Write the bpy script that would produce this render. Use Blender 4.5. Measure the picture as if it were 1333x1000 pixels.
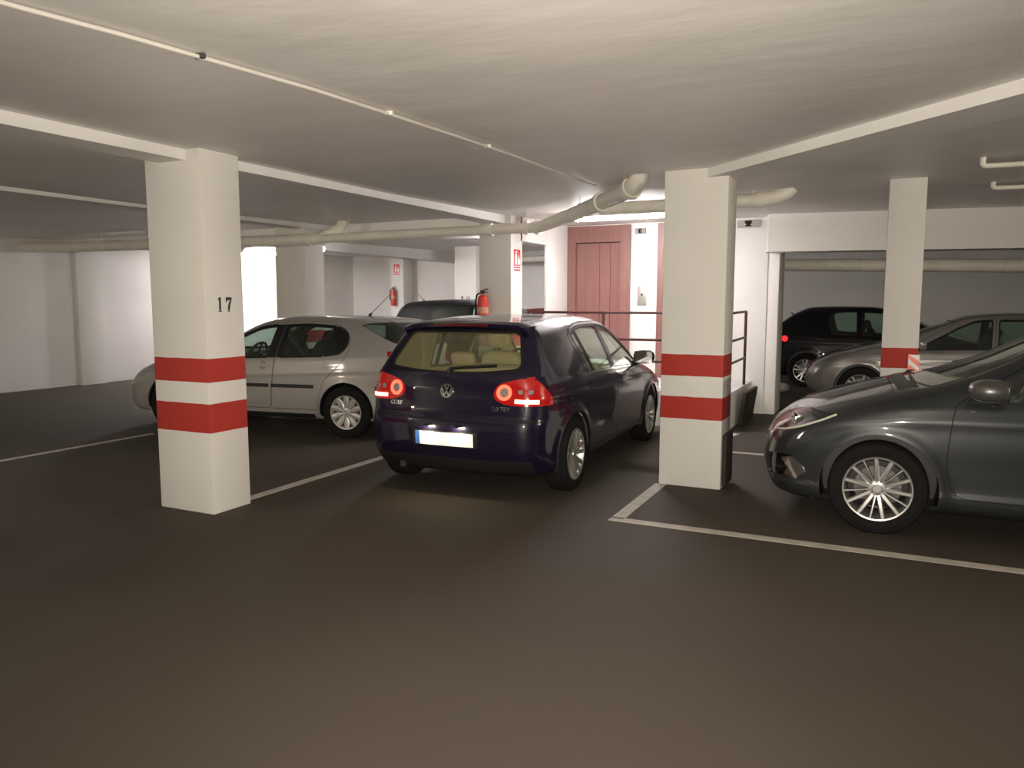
import bpy, bmesh, math
import numpy as np
from mathutils import Vector, Matrix
R = math.radians
for o in list(bpy.data.objects): bpy.data.objects.remove(o, do_unlink=True)
SC = bpy.context.scene; COL = SC.collection
# ------------------------------------------------------------------ camera, world, exposure
cam_d = bpy.data.cameras.new('camera'); cam = bpy.data.objects.new('camera', cam_d); COL.objects.link(cam)
cam_d.sensor_width = 36; cam_d.lens = 36*1000/1333
cam.location = (0, 0, 1.60); cam.rotation_euler = (R(90-6.1), 0, R(26.0)); cam_d.clip_start = .05
SC.camera = cam
wd = bpy.data.worlds.new('world'); SC.world = wd; wd.use_nodes = True
wd.node_tree.nodes['Background'].inputs[0].default_value = (.9, .85, .8, 1)
wd.node_tree.nodes['Background'].inputs[1].default_value = .02
vs = SC.view_settings; vs.view_transform = 'Standard'; vs.look = 'None'; vs.gamma = 1; vs.use_curve_mapping = False
vs.exposure = 0.0

# the phone's own light beside its lens
fl_d = bpy.data.lights.new('phone_light', 'SPOT'); fl_d.energy = 1035; fl_d.color = (1, .90, .77); fl_d.spot_size = R(125); fl_d.spot_blend = 1; fl_d.shadow_soft_size = .006
fl = bpy.data.objects.new('phone_light', fl_d); COL.objects.link(fl); fl.location = (.012, .006, 1.62); fl.rotation_euler = (R(90-6.1), 0, R(26.0))

# ------------------------------------------------------------------ helpers
def node_mat(name):
    m = bpy.data.materials.new(name); m.use_nodes = True
    return m, m.node_tree, m.node_tree.nodes['Principled BSDF']
def mat(name, col, rough=.5, metal=0., coat=0., emit=None, es=1., spec=None):
    m, nt, b = node_mat(name)
    b.inputs['Base Color'].default_value = (*col, 1); b.inputs['Roughness'].default_value = rough
    b.inputs['Metallic'].default_value = metal; b.inputs['Coat Weight'].default_value = coat
    b.inputs['Coat Roughness'].default_value = .04
    if spec is not None: b.inputs['Specular IOR Level'].default_value = spec
    if emit: b.inputs['Emission Color'].default_value = (*emit, 1); b.inputs['Emission Strength'].default_value = es
    return m
def noisy(name, col, col2, scale, rough=.7, bump=.1, bscale=40., detail=6., r2=None, lo=.35, hi=.65, bdist=.02, stretch=None):
    m, nt, b = node_mat(name); n, l = nt.nodes, nt.links
    tc = n.new('ShaderNodeTexCoord'); src = tc.outputs['Object']
    if stretch:
        mp = n.new('ShaderNodeMapping'); mp.inputs['Scale'].default_value = stretch; l.new(src, mp.inputs[0]); src = mp.outputs[0]
    t = n.new('ShaderNodeTexNoise'); t.inputs['Scale'].default_value = scale; t.inputs['Detail'].default_value = detail; l.new(src, t.inputs['Vector'])
    r = n.new('ShaderNodeMapRange'); r.inputs[1].default_value = lo; r.inputs[2].default_value = hi; l.new(t.outputs[0], r.inputs[0])
    mx = n.new('ShaderNodeMix'); mx.data_type = 'RGBA'; mx.inputs[6].default_value = (*col, 1); mx.inputs[7].default_value = (*col2, 1)
    l.new(r.outputs[0], mx.inputs[0]); l.new(mx.outputs[2], b.inputs['Base Color'])
    b.inputs['Roughness'].default_value = rough
    if r2 is not None:
        rr = n.new('ShaderNodeMapRange'); rr.inputs[1].default_value = lo; rr.inputs[2].default_value = hi; rr.inputs[3].default_value = rough; rr.inputs[4].default_value = r2
        l.new(t.outputs[0], rr.inputs[0]); l.new(rr.outputs[0], b.inputs['Roughness'])
    if bump:
        t2 = n.new('ShaderNodeTexNoise'); t2.inputs['Scale'].default_value = bscale; t2.inputs['Detail'].default_value = 4; l.new(src, t2.inputs['Vector'])
        bp = n.new('ShaderNodeBump'); bp.inputs['Strength'].default_value = bump; bp.inputs['Distance'].default_value = bdist
        l.new(t2.outputs[0], bp.inputs['Height']); l.new(bp.outputs[0], b.inputs['Normal'])
    return m
def glass_mat(name, tint, rough=.02, dust=0., dcol=(.45, .43, .38)):
    m = bpy.data.materials.new(name); m.use_nodes = True; nt = m.node_tree; n, l = nt.nodes, nt.links
    n.remove(n['Principled BSDF']); out = n['Material Output']
    tr = n.new('ShaderNodeBsdfTransparent'); tr.inputs[0].default_value = (*tint, 1)
    gl = n.new('ShaderNodeBsdfGlossy'); gl.inputs['Roughness'].default_value = rough; gl.inputs[0].default_value = (.9, .9, .9, 1)
    ge = n.new('ShaderNodeNewGeometry'); dt = n.new('ShaderNodeVectorMath'); dt.operation = 'DOT_PRODUCT'; l.new(ge.outputs['Incoming'], dt.inputs[0]); l.new(ge.outputs['Normal'], dt.inputs[1])
    def mth(op, a, b=None, c=None):
        q = n.new('ShaderNodeMath'); q.operation = op
        for i, v in enumerate((a, b, c)):
            if v is None: continue
            if isinstance(v, (int, float)): q.inputs[i].default_value = v
            else: l.new(v, q.inputs[i])
        return q.outputs[0]
    one = mth('SUBTRACT', 1, mth('ABSOLUTE', dt.outputs['Value'])); fr = mth('MULTIPLY_ADD', mth('POWER', one, 5), .955, .045)
    mx = n.new('ShaderNodeMixShader'); l.new(fr, mx.inputs[0]); l.new(tr.outputs[0], mx.inputs[1]); l.new(gl.outputs[0], mx.inputs[2])
    sh = mx.outputs[0]
    if dust:                                          # dusty film on the pane
        df = n.new('ShaderNodeBsdfDiffuse'); df.inputs[0].default_value = (*dcol, 1); m2 = n.new('ShaderNodeMixShader'); m2.inputs[0].default_value = dust
        l.new(sh, m2.inputs[1]); l.new(df.outputs[0], m2.inputs[2]); sh = m2.outputs[0]
    l.new(sh, out.inputs[0]); return m
def link(name, me, mats, parent=None):
    o = bpy.data.objects.new(name, me); COL.objects.link(o)
    for m in (mats if isinstance(mats, (list, tuple)) else [mats]): me.materials.append(m)
    if parent: o.parent = parent
    return o
def from_arrays(name, V, F, mats, parent=None, N=None, slots=None, smooth=True):
    me = bpy.data.meshes.new(name); me.from_pydata([tuple(map(float, p)) for p in V], [], [tuple(f) for f in F])
    o = link(name, me, mats, parent)
    if slots is not None: me.polygons.foreach_set('material_index', slots)
    if smooth: me.polygons.foreach_set('use_smooth', [True]*len(me.polygons))
    me.update()
    if N is not None: me.normals_split_custom_set_from_vertices([tuple(map(float, p)) for p in N])
    return o
class MB:
    """collects shapes into one mesh"""
    def __init__(s): s.bm = bmesh.new()
    def box(s, c, d, bev=0., M=None, seg=2):
        r = bmesh.ops.create_cube(s.bm, size=1)['verts']
        for v in r: v.co = Vector((v.co.x*d[0], v.co.y*d[1], v.co.z*d[2]))
        if bev:
            es = {e for v in r for e in v.link_edges}
            x = bmesh.ops.bevel(s.bm, geom=list(es), offset=bev, segments=seg, affect='EDGES', profile=.5)
            r = list({v for f in x['faces'] for v in f.verts} | {v for v in r if v.is_valid})
        T = Matrix.Translation(c) @ (M if M else Matrix())
        for v in r: v.co = T @ v.co
        return s
    def cyl(s, a, b, r1, r2=None, n=24, caps=True):
        a, b = Vector(a), Vector(b); r2 = r1 if r2 is None else r2
        q = Vector((0, 0, 1)).rotation_difference((b-a).normalized()).to_matrix()
        A = [s.bm.verts.new(a + q @ Vector((r1*math.cos(2*math.pi*i/n), r1*math.sin(2*math.pi*i/n), 0))) for i in range(n)]
        B = [s.bm.verts.new(b + q @ Vector((r2*math.cos(2*math.pi*i/n), r2*math.sin(2*math.pi*i/n), 0))) for i in range(n)]
        for i in range(n): s.bm.faces.new((A[i], A[(i+1) % n], B[(i+1) % n], B[i]))
        if caps: s.bm.faces.new(list(reversed(A))); s.bm.faces.new(B)
        return s
    def tube(s, pts, r, n=12, closed=False):
        P = [Vector(p) for p in pts]; rings = []; m = len(P); up = None
        for i, p in enumerate(P):
            a = P[(i-1) % m] if (closed or i > 0) else p; b = P[(i+1) % m] if (closed or i < m-1) else p
            d = (b-a).normalized()
            if up is None: up = d.orthogonal().normalized()
            up = (up - d*up.dot(d)).normalized(); sd = d.cross(up)
            rr = r[i] if isinstance(r, (list, tuple)) else r
            rings.append([s.bm.verts.new(p + rr*(math.cos(2*math.pi*k/n)*up + math.sin(2*math.pi*k/n)*sd)) for k in range(n)])
        for i in range(m if closed else m-1):
            A, B = rings[i], rings[(i+1) % m]
            for k in range(n): s.bm.faces.new((A[k], A[(k+1) % n], B[(k+1) % n], B[k]))
        if not closed: s.bm.faces.new(list(reversed(rings[0]))); s.bm.faces.new(rings[-1])
        return s
    def lathe(s, prof, M=None, n=48, closed=False):
        """profile (r, h) turned about the local y axis"""
        M = M or Matrix(); rings = []
        for r, h in prof:
            if r < 1e-6: rings.append([s.bm.verts.new(M @ Vector((0, h, 0)))])
            else: rings.append([s.bm.verts.new(M @ Vector((r*math.cos(2*math.pi*i/n), h, r*math.sin(2*math.pi*i/n)))) for i in range(n)])
        pr = list(zip(rings, rings[1:])) + ([(rings[-1], rings[0])] if closed else [])
        for A, B in pr:
            for i in range(n):
                j = (i+1) % n
                f = [A[i % len(A)], A[j % len(A)], B[j % len(B)], B[i % len(B)]]
                g = []
                for v in f:
                    if v not in g: g.append(v)
                if len(g) > 2:
                    try: s.bm.faces.new(g)
                    except ValueError: pass
        return s
    def prism(s, poly, y0, y1, M=None):
        """polygon (x, z) extruded along local y"""
        M = M or Matrix()
        A = [s.bm.verts.new(M @ Vector((p[0], y0, p[1]))) for p in poly]; B = [s.bm.verts.new(M @ Vector((p[0], y1, p[1]))) for p in poly]
        n = len(poly)
        for i in range(n): s.bm.faces.new((A[i], A[(i+1) % n], B[(i+1) % n], B[i]))
        s.bm.faces.new(A); s.bm.faces.new(list(reversed(B)))
        return s
    def loft(s, rings, cap=True):
        Rg = [[s.bm.verts.new(p) for p in r] for r in rings]; n = len(Rg[0])
        for A, B in zip(Rg, Rg[1:]):
            for k in range(n): s.bm.faces.new((A[k], A[(k+1) % n], B[(k+1) % n], B[k]))
        if cap: s.bm.faces.new(list(reversed(Rg[0]))); s.bm.faces.new(Rg[-1])
        return s
    def build(s, name, m, parent=None, smooth=40, loc=None):
        bmesh.ops.recalc_face_normals(s.bm, faces=s.bm.faces[:])
        me = bpy.data.meshes.new(name); s.bm.to_mesh(me); s.bm.free()
        if smooth:
            for p in me.polygons: p.use_smooth = True
            me.set_sharp_from_angle(angle=R(smooth))
        o = link(name, me, m, parent)
        if loc: o.location = loc
        return o
def tag(o, label, cat, group=None):
    o['label'] = label; o['category'] = cat
    if group: o['group'] = group
    return o
def empty(name, label, cat, loc=(0, 0, 0), rz=0., group=None):
    o = bpy.data.objects.new(name, None); COL.objects.link(o); o.location = loc; o.rotation_euler = (0, 0, rz)
    o.empty_display_size = .2
    return tag(o, label, cat, group)
def struct(o):
    o['kind'] = 'structure'; return o
def text_mesh(txt, size, extrude, bold=0.):
    c = bpy.data.curves.new('t', 'FONT'); c.body = txt; c.size = size; c.extrude = extrude; c.align_x = 'CENTER'; c.align_y = 'CENTER'; c.offset = bold; c.resolution_u = 3
    o = bpy.data.objects.new('t', c); COL.objects.link(o); dg = bpy.context.evaluated_depsgraph_get()
    me = bpy.data.meshes.new_from_object(o.evaluated_get(dg)); V = np.array([tuple(v.co) for v in me.vertices]); F = [list(p.vertices) for p in me.polygons]
    bpy.data.objects.remove(o); bpy.data.meshes.remove(me); bpy.data.curves.remove(c)
    return V, F
# ------------------------------------------------------------------ car body toolkit
def pchip(pts):
    a = np.array(sorted(pts), float); xs, ys = a[:, 0], a[:, 1]
    h = np.diff(xs); d = np.diff(ys) / h; m = np.zeros(len(xs)); m[0], m[-1] = d[0], d[-1]
    for i in range(1, len(xs) - 1):
        if d[i-1] * d[i] > 0:
            w1, w2 = 2*h[i] + h[i-1], h[i] + 2*h[i-1]
            m[i] = (w1 + w2) / (w1/d[i-1] + w2/d[i])
    def f(x):
        x = np.asarray(x, float)
        i = np.clip(np.searchsorted(xs, x) - 1, 0, len(xs) - 2)
        t = (x - xs[i]) / h[i]
        tc = np.clip(t, 0, 1); t2, t3 = tc*tc, tc*tc*tc
        r = (2*t3-3*t2+1)*ys[i] + (t3-2*t2+tc)*h[i]*m[i] + (-2*t3+3*t2)*ys[i+1] + (t3-t2)*h[i]*m[i+1]
        return r + np.where(t < 0, (t)*h[i]*m[0], 0) + np.where(t > 1, (t-1)*h[i]*m[-1], 0)
    return f

def smax(a, b, k):
    h = np.clip(0.5 + 0.5*(a-b)/k, 0, 1)
    return b*(1-h) + a*h + k*h*(1-h)

class Body:
    """smooth solid bounded by side, plan and section curves; x forward from the rear, y left, z up"""
    def __init__(s, S):
        s.S = S; s.L = S['L']
        s.top, s.rear, s.front = pchip(S['top']), pchip(S['rear']), pchip(S['front'])
        s.plan, s.belt, s.sec = pchip(S['plan']), pchip(S['belt']), pchip(S['sec'])
        s.zb = S.get('zb', .2); s.tum = S.get('tumble', (.38, .2))
        s.arch = S['arch']
    def W(s, x, z):
        b = s.belt(x); t = (z - s.zb) / (b - s.zb)
        dz = np.maximum(z - b, 0)
        w = s.plan(x) - s.sec(np.clip(t, -.2, 1)) - s.tum[0]*dz - s.tum[1]*dz*dz
        for ax, az, ar in s.arch:
            r = np.hypot(x-ax, z-az)
            w = w + .016*np.exp(-((r-ar)/.055)**2) * (z < b)
        c = s.S.get('crease')
        if c: w = w + c[1]*np.exp(-((z-(b-c[0]))/c[2])**2)
        return w
    def F(s, p):
        x, y, z = p[..., 0], p[..., 1], p[..., 2]; S = s.S; y2 = y*y
        xx = x + S.get('cw', .12)*y2*np.clip((x-S['xw'])/.5, 0, 1)
        e = .01; sl = (s.top(xx+e) - s.top(xx-e)) / (2*e)
        ft = (z - s.top(xx) + S.get('crown', .07)*y2) / np.sqrt(1 + sl*sl)
        fs = np.abs(y) - s.W(x, z)
        sr = (s.rear(z+e) - s.rear(z-e)) / (2*e)
        fr = (s.rear(z) + S.get('cr', .12)*y2 - x) / np.sqrt(1 + sr*sr)
        sf = (s.front(z+e) - s.front(z-e)) / (2*e)
        ff = (x - s.front(z) + S.get('cf', .28)*np.abs(y)**2.4) / np.sqrt(1 + sf*sf)
        f = smax(fs, ft, S.get('kt', .13))
        kr = np.where(z > 1.0, S.get('kr2', .1), S.get('kr', .16))
        f = smax(f, fr, kr); f = smax(f, ff, S.get('kf', .18))
        return smax(f, s.zb - z, .06)
    def normal(s, p):
        e = .004; g = np.zeros_like(p)
        for k in range(3):
            d = np.zeros(3); d[k] = e
            g[..., k] = s.F(p+d) - s.F(p-d)
        return g / np.maximum(np.linalg.norm(g, axis=-1, keepdims=True), 1e-9)
    def solve(s, o, d, tmax, n=48):
        """first exit from inside along o+t*d"""
        lo = np.zeros(len(o)); hi = np.full(len(o), tmax); done = np.zeros(len(o), bool)
        for i in range(1, n+1):
            t = tmax*i/n; out = s.F(o + d*t) > 0; new = out & ~done
            hi[new] = t; lo[new] = t - tmax/n; done |= out
        for _ in range(22):
            m = (lo+hi)/2; out = s.F(o + d*m[:, None]) > 0
            hi = np.where(out, m, hi); lo = np.where(out, lo, m)
        return o + d*((lo+hi)/2)[:, None]
    def enter(s, o, d, tmax, n=90):
        lo = np.zeros(len(o)); hi = np.full(len(o), tmax); done = np.zeros(len(o), bool)
        for i in range(1, n+1):
            t = tmax*i/n; ins = s.F(o + d*t) < 0; new = ins & ~done
            hi[new] = t; lo[new] = t - tmax/n; done |= ins
        for _ in range(20):
            m = (lo+hi)/2; ins = s.F(o + d*m[:, None]) < 0
            hi = np.where(ins, m, hi); lo = np.where(ins, lo, m)
        return o + d*((lo+hi)/2)[:, None]
    def surf(s, plane, A, B):
        """point on the body for projected coordinates: side+/side- (x,z), rear/front (y,z), top (x,y)"""
        A = np.asarray(A, float).ravel(); B = np.asarray(B, float).ravel(); o = np.zeros((len(A), 3)); d = np.zeros((len(A), 3))
        if plane[:4] == 'side':
            sg = 1 if plane[4] == '+' else -1
            o[:, 0], o[:, 1], o[:, 2] = A, sg*1.2, B; d[:, 1] = -sg
        elif plane == 'rear': o[:, 0], o[:, 1], o[:, 2] = -.3, A, B; d[:, 0] = 1
        elif plane == 'front': o[:, 0], o[:, 1], o[:, 2] = s.L+.3, A, B; d[:, 0] = -1
        else: o[:, 0], o[:, 1], o[:, 2] = A, B, 2.2; d[:, 2] = -1
        return s.enter(o, d, 1.6)
    def mesh(s, nx, ny, nz):
        L = s.L; lo = np.array([-.05, -1.0, s.zb-.02]); hi = np.array([L+.05, 1.0, 1.6])
        ids, P, faces = {}, [], []
        def vid(i, j, k):
            key = (i, j, k)
            if key not in ids: ids[key] = len(P); P.append((i/nx, j/ny, k/nz))
            return ids[key]
        for i in range(nx):
            for j in range(ny):
                faces.append((vid(i,j,0), vid(i,j+1,0), vid(i+1,j+1,0), vid(i+1,j,0)))
                faces.append((vid(i,j,nz), vid(i+1,j,nz), vid(i+1,j+1,nz), vid(i,j+1,nz)))
            for k in range(nz):
                faces.append((vid(i,0,k), vid(i+1,0,k), vid(i+1,0,k+1), vid(i,0,k+1)))
                faces.append((vid(i,ny,k), vid(i,ny,k+1), vid(i+1,ny,k+1), vid(i+1,ny,k)))
        for j in range(ny):
            for k in range(nz):
                faces.append((vid(0,j,k), vid(0,j,k+1), vid(0,j+1,k+1), vid(0,j+1,k)))
                faces.append((vid(nx,j,k), vid(nx,j+1,k), vid(nx,j+1,k+1), vid(nx,j,k+1)))
        q = lo + np.array(P)*(hi-lo)
        o = np.stack([np.clip(q[:, 0], s.S.get('xa', .75), s.S.get('xb', L-1.0)), np.zeros(len(q)), np.full(len(q), .62)], 1)
        d = q - o; d /= np.linalg.norm(d, axis=1, keepdims=True)
        return s.solve(o, d, 2.2), faces

def inpoly(p, poly):
    x, y = p; c = False; j = len(poly)-1
    for i in range(len(poly)):
        xi, yi = poly[i]; xj, yj = poly[j]
        if (yi > y) != (yj > y) and x < (xj-xi)*(y-yi)/(yj-yi)+xi: c = not c
        j = i
    return c

def rounded(poly, r=.03, n=4):
    """round the corners of a polygon; r is one radius or one per corner"""
    out = []; m = len(poly)
    for i in range(m):
        p0, p1, p2 = (np.array(poly[(i+k-1) % m], float) for k in range(3))
        a, b = p0-p1, p2-p1; la, lb = np.linalg.norm(a), np.linalg.norm(b)
        rr = r[i] if isinstance(r, (list, tuple)) else r
        c = min(rr, la*.48, lb*.48)
        if c < 1e-4: out.append(tuple(p1)); continue
        s, e = p1+a/la*c, p1+b/lb*c
        for k in range(n+1):
            t = k/n; out.append(tuple((1-t)**2*s + 2*t*(1-t)*p1 + t*t*e))
    return out

def offset(poly, d):
    """grow (d>0) or shrink a polygon"""
    P = np.array(poly, float); n = len(P)
    area = sum(P[i][0]*P[(i+1)%n][1]-P[(i+1)%n][0]*P[i][1] for i in range(n))
    sg = 1 if area > 0 else -1; out = []
    for i in range(n):
        e1, e2 = P[i]-P[i-1], P[(i+1)%n]-P[i]
        n1 = np.array([e1[1], -e1[0]])/max(np.linalg.norm(e1), 1e-9); n2 = np.array([e2[1], -e2[0]])/max(np.linalg.norm(e2), 1e-9)
        m = n1+n2; l = np.linalg.norm(m)
        m = m/l if l > 1e-6 else n1
        out.append(tuple(P[i] + sg*d*m/max(.5, float(m@n1))))
    return out

AX = {'side+': (0, 2), 'side-': (0, 2), 'rear': (1, 2), 'front': (1, 2), 'top': (0, 1)}
class Shell:
    def __init__(s, body, res):
        s.b = body; v, f = body.mesh(*res)
        s.v = [tuple(p) for p in v]; s.f = [list(q) for q in f]; s.tag = ['body']*len(f)
        s.refresh()
    def refresh(s):
        V = np.array(s.v); s.N = s.b.normal(V)
    def cut(s, poly, plane, src, dst, lim=.25, xr=None):
        """faces inside the projected polygon move from the tags src to dst"""
        ax = AX[plane]; src = {src} if isinstance(src, str) else set(src)
        V = s.v; N = s.N; nv0 = len(N)
        sx = min(p[0] for p in poly)-.03, max(p[0] for p in poly)+.03; sy = min(p[1] for p in poly)-.03, max(p[1] for p in poly)+.03
        cand = []
        for fi, f in enumerate(s.f):
            if s.tag[fi] not in src: continue
            p = V[f[0]]
            if not (sx[0] <= p[ax[0]] <= sx[1] and sy[0] <= p[ax[1]] <= sy[1]): continue
            n = N[f[0]] if f[0] < nv0 else s.b.normal(np.array(p)[None])[0]
            if plane == 'side+': ok = n[1] > lim
            elif plane == 'side-': ok = n[1] < -lim
            elif plane == 'rear': ok = n[0] < -lim
            elif plane == 'front': ok = n[0] > lim
            else: ok = n[2] > lim
            if ok and xr and not (xr[0] < p[0] < xr[1]): ok = False
            if ok: cand.append(fi)
        cache = {}
        m = len(poly)
        for i in range(m):
            (x0, y0), (x1, y1) = poly[i], poly[(i+1) % m]
            bx = min(x0, x1)-1e-6, max(x0, x1)+1e-6; by = min(y0, y1)-1e-6, max(y0, y1)+1e-6
            nx, ny = y1-y0, x0-x1; l = math.hypot(nx, ny)
            if l < 1e-7: continue
            nx /= l; ny /= l; tx, ty = -ny, nx
            new = []
            for fi in cand:
                f = s.f[fi]; q = [(V[k][ax[0]], V[k][ax[1]]) for k in f]
                xs = [a for a, _ in q]; ys = [b for _, b in q]
                if max(xs) < bx[0] or min(xs) > bx[1] or max(ys) < by[0] or min(ys) > by[1]: continue
                d = [(a-x0)*nx+(b-y0)*ny for a, b in q]
                d = [0. if abs(t) < 2e-5 else t for t in d]
                if not (max(d) > 0 and min(d) < 0): continue
                u = [(a-x0)*tx+(b-y0)*ty for a, b in q]; us = []
                A, B = [], []; k = len(f)
                for j in range(k):
                    jn = (j+1) % k; vj, vn = f[j], f[jn]; dj, dn = d[j], d[jn]
                    if dj >= 0: A.append(vj)
                    if dj <= 0: B.append(vj)
                    if dj == 0: us.append(u[j])
                    if dj*dn < 0:
                        t = dj/(dj-dn); us.append(u[j]+(u[jn]-u[j])*t)
                        key = (vj, vn) if vj < vn else (vn, vj)
                        if key not in cache: cache[key] = []
                        P, Q = V[vj], V[vn]; pt = tuple(P[c]+(Q[c]-P[c])*t for c in range(3)); w = None
                        for c in cache[key]:
                            if abs(V[c][0]-pt[0])+abs(V[c][1]-pt[1])+abs(V[c][2]-pt[2]) < 1e-6: w = c
                        if w is None: w = len(V); V.append(pt); cache[key].append(w)
                        A.append(w); B.append(w)
                if len(A) < 3 or len(B) < 3: continue
                if us and (max(us) < -1e-6 or min(us) > l+1e-6): continue
                s.f[fi] = A; s.f.append(B); s.tag.append(s.tag[fi]); new.append(len(s.f)-1)
            cand += new
        for fi in cand:
            f = s.f[fi]; c = (sum(V[k][ax[0]] for k in f)/len(f), sum(V[k][ax[1]] for k in f)/len(f))
            if inpoly(c, poly): s.tag[fi] = dst
        if len(V) > nv0: s.N = np.vstack([N, s.b.normal(np.array(V[nv0:]))])
    def pick(s, tag):
        return [f for f, t in zip(s.f, s.tag) if t == tag]
    def solid(s, tags, out=0., depth=.02, inner=1, slots=None):
        """thick panel from the faces of the tags -> (verts, normals, faces, material slots)"""
        tags = {tags} if isinstance(tags, str) else set(tags)
        F = [(f, t) for f, t in zip(s.f, s.tag) if t in tags]
        idx, order = {}, []
        for f, _ in F:
            for k in f:
                if k not in idx: idx[k] = len(order); order.append(k)
        V = np.array([s.v[k] for k in order]); N = s.N[order]; n = len(order)
        v = [V+N*out, V-N*depth]; nn = [N, -N]; faces, mats = [], []; edge = {}
        for f, t in F:
            g = [idx[k] for k in f]; faces.append(g); mats.append(slots.get(t, 0) if slots else 0)
            faces.append([n+k for k in reversed(g)]); mats.append(inner)
            for a, b in zip(g, g[1:]+g[:1]): edge[(a, b)] = t
        wv, wn = [], []; base = 2*n
        for (a, b), t in edge.items():
            if (b, a) in edge: continue
            p, q, r, w = v[0][a], v[1][a], v[1][b], v[0][b]
            wv += [p, q, r, w]; nr = np.cross(q-p, w-p); l = np.linalg.norm(nr); nr = nr/l if l > 1e-12 else N[a]
            wn += [nr]*4; faces.append([base, base+1, base+2, base+3]); base += 4
            mats.append(slots.get(t, 0) if slots else 0)
        if wv: v.append(np.array(wv)); nn.append(np.array(wn))
        return np.vstack(v), np.vstack(nn), faces, mats
# ------------------------------------------------------------------ car materials
M = {}
M['rubber'] = mat('tyre_rubber', (.010, .0095, .009), .9, spec=.2)
M['plastic'] = mat('black_plastic', (.012, .012, .013), .45)
M['gloss_black'] = mat('gloss_black', (.006, .006, .007), .12)
M['seal'] = mat('window_seal', (.008, .008, .008), .5)
M['gap'] = mat('panel_gap', (.004, .004, .004), .8)
M['alloy'] = mat('alloy_silver', (.44, .43, .415), .36, .8)
M['cap'] = mat('hubcap_silver', (.52, .51, .49), .38, .5)
M['chrome'] = mat('chrome', (.8, .8, .8), .1, 1.)
M['disc'] = mat('brake_disc', (.12, .12, .12), .4, .8)
M['dark_cloth'] = mat('dark_interior', (.018, .018, .02), .85)
M['grey_cloth'] = mat('grey_interior', (.05, .05, .052), .85)
M['cream'] = mat('cream_leather', (.62, .53, .36), .55)
M['cream_lining'] = mat('cream_lining', (.55, .48, .34), .8)
M['glass'] = glass_mat('clear_car_glass', (.84, .92, .88), dust=.02)
M['glass_rear'] = glass_mat('rear_car_glass', (.90, .92, .84), dust=.09, dcol=(.40, .35, .22))
M['glass_dark'] = glass_mat('tinted_car_glass', (.42, .47, .45), dust=.03)
M['red_lens'] = mat('red_lens', (.32, .006, .006), .12, coat=1.)
M['red_lens_lit'] = mat('red_lens_lit', (.30, .006, .006), .15, coat=1., emit=(1, .02, .015), es=.16)
M['lamp_bowl'] = mat('lamp_bowl', (.018, .018, .02), .25, .0)
M['lamp_rim'] = mat('lamp_rim', (.72, .70, .62), .2, coat=1.)
M['red_dark'] = mat('red_dark', (.07, .004, .004), .2, coat=.6)
M['red_glow'] = mat('red_glow', (.8, .1, .05), .3, emit=(1, .08, .04), es=3.2)
M['red_side'] = mat('red_side_lamp', (.6, .02, .02), .3, emit=(1, .03, .03), es=1.2)
M['red_hot'] = mat('red_hot', (.9, .3, .2), .3, emit=(1, .28, .16), es=9)
M['clear_lens'] = mat('clear_lens', (.35, .36, .38), .08, .3, coat=1.)
M['headlamp'] = glass_mat('headlamp_glass', (.92, .92, .92))
M['white_plate'] = mat('plate_white', (.9, .9, .86), .35)
M['plate_blue'] = mat('plate_blue', (.04, .16, .5), .4)
M['amber'] = mat('amber_lens', (.7, .25, .03), .2, coat=1.)
def paint(name, col, metal=.35, rough=.35):
    return mat(name, col, rough, metal, coat=1., spec=.2 if metal < .05 else None)

def fan(body, plane, A, B, out, depth):
    """thick strip conforming to the body from a grid of projected points"""
    A = np.asarray(A, float); B = np.asarray(B, float); n, m = A.shape
    p = body.surf(plane, A, B); N = body.normal(p)
    V = np.vstack([p+N*out, p-N*depth]); F = []; k = n*m; g = lambda i, j: i*m+j
    for i in range(n-1):
        for j in range(m-1):
            F += [(g(i,j), g(i+1,j), g(i+1,j+1), g(i,j+1)), (k+g(i,j), k+g(i,j+1), k+g(i+1,j+1), k+g(i+1,j))]
    ring = [g(i,0) for i in range(n)] + [g(n-1,j) for j in range(1, m)] + [g(i,m-1) for i in range(n-2,-1,-1)] + [g(0,j) for j in range(m-2,0,-1)]
    for a, b in zip(ring, ring[1:]+ring[:1]): F.append((a, b, k+b, k+a))
    return V, F
def mesh_fix(name, V, F, m, parent, smooth=35):
    me = bpy.data.meshes.new(name); me.from_pydata([tuple(map(float, v)) for v in V], [], F)
    bm = bmesh.new(); bm.from_mesh(me); bmesh.ops.recalc_face_normals(bm, faces=bm.faces[:]); bm.to_mesh(me); bm.free()
    for p in me.polygons: p.use_smooth = True
    me.set_sharp_from_angle(angle=R(smooth)); return link(name, me, m, parent)
def strip(name, body, plane, pts, w, out, depth, m, parent, n=None):
    """moulding of width w along a polyline of projected points"""
    P = np.array(pts, float); seg = np.r_[0, np.cumsum(np.linalg.norm(np.diff(P, axis=0), axis=1))]
    n = n or max(2, int(seg[-1]/.03)+1); t = np.linspace(0, seg[-1], n)
    x = np.interp(t, seg, P[:, 0]); y = np.interp(t, seg, P[:, 1]); d = np.stack([np.gradient(x), np.gradient(y)], 1); d /= np.linalg.norm(d, axis=1, keepdims=True)
    nx, ny = -d[:, 1], d[:, 0]; u = np.array([-.5, -.2, .2, .5])*w
    V, F = fan(body, plane, x[:, None]+nx[:, None]*u, y[:, None]+ny[:, None]*u, out, depth)
    return mesh_fix(name, V, F, m, parent)
def disc(name, body, plane, c, r0, r1, out, depth, m, parent, n=28, a0=0., a1=2*math.pi):
    a = np.linspace(a0, a1, n); rr = np.array([r0, (r0+r1)/2, r1])
    V, F = fan(body, plane, c[0]+np.cos(a)[:, None]*rr, c[1]+np.sin(a)[:, None]*rr, out, depth)
    return mesh_fix(name, V, F, m, parent)
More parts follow.
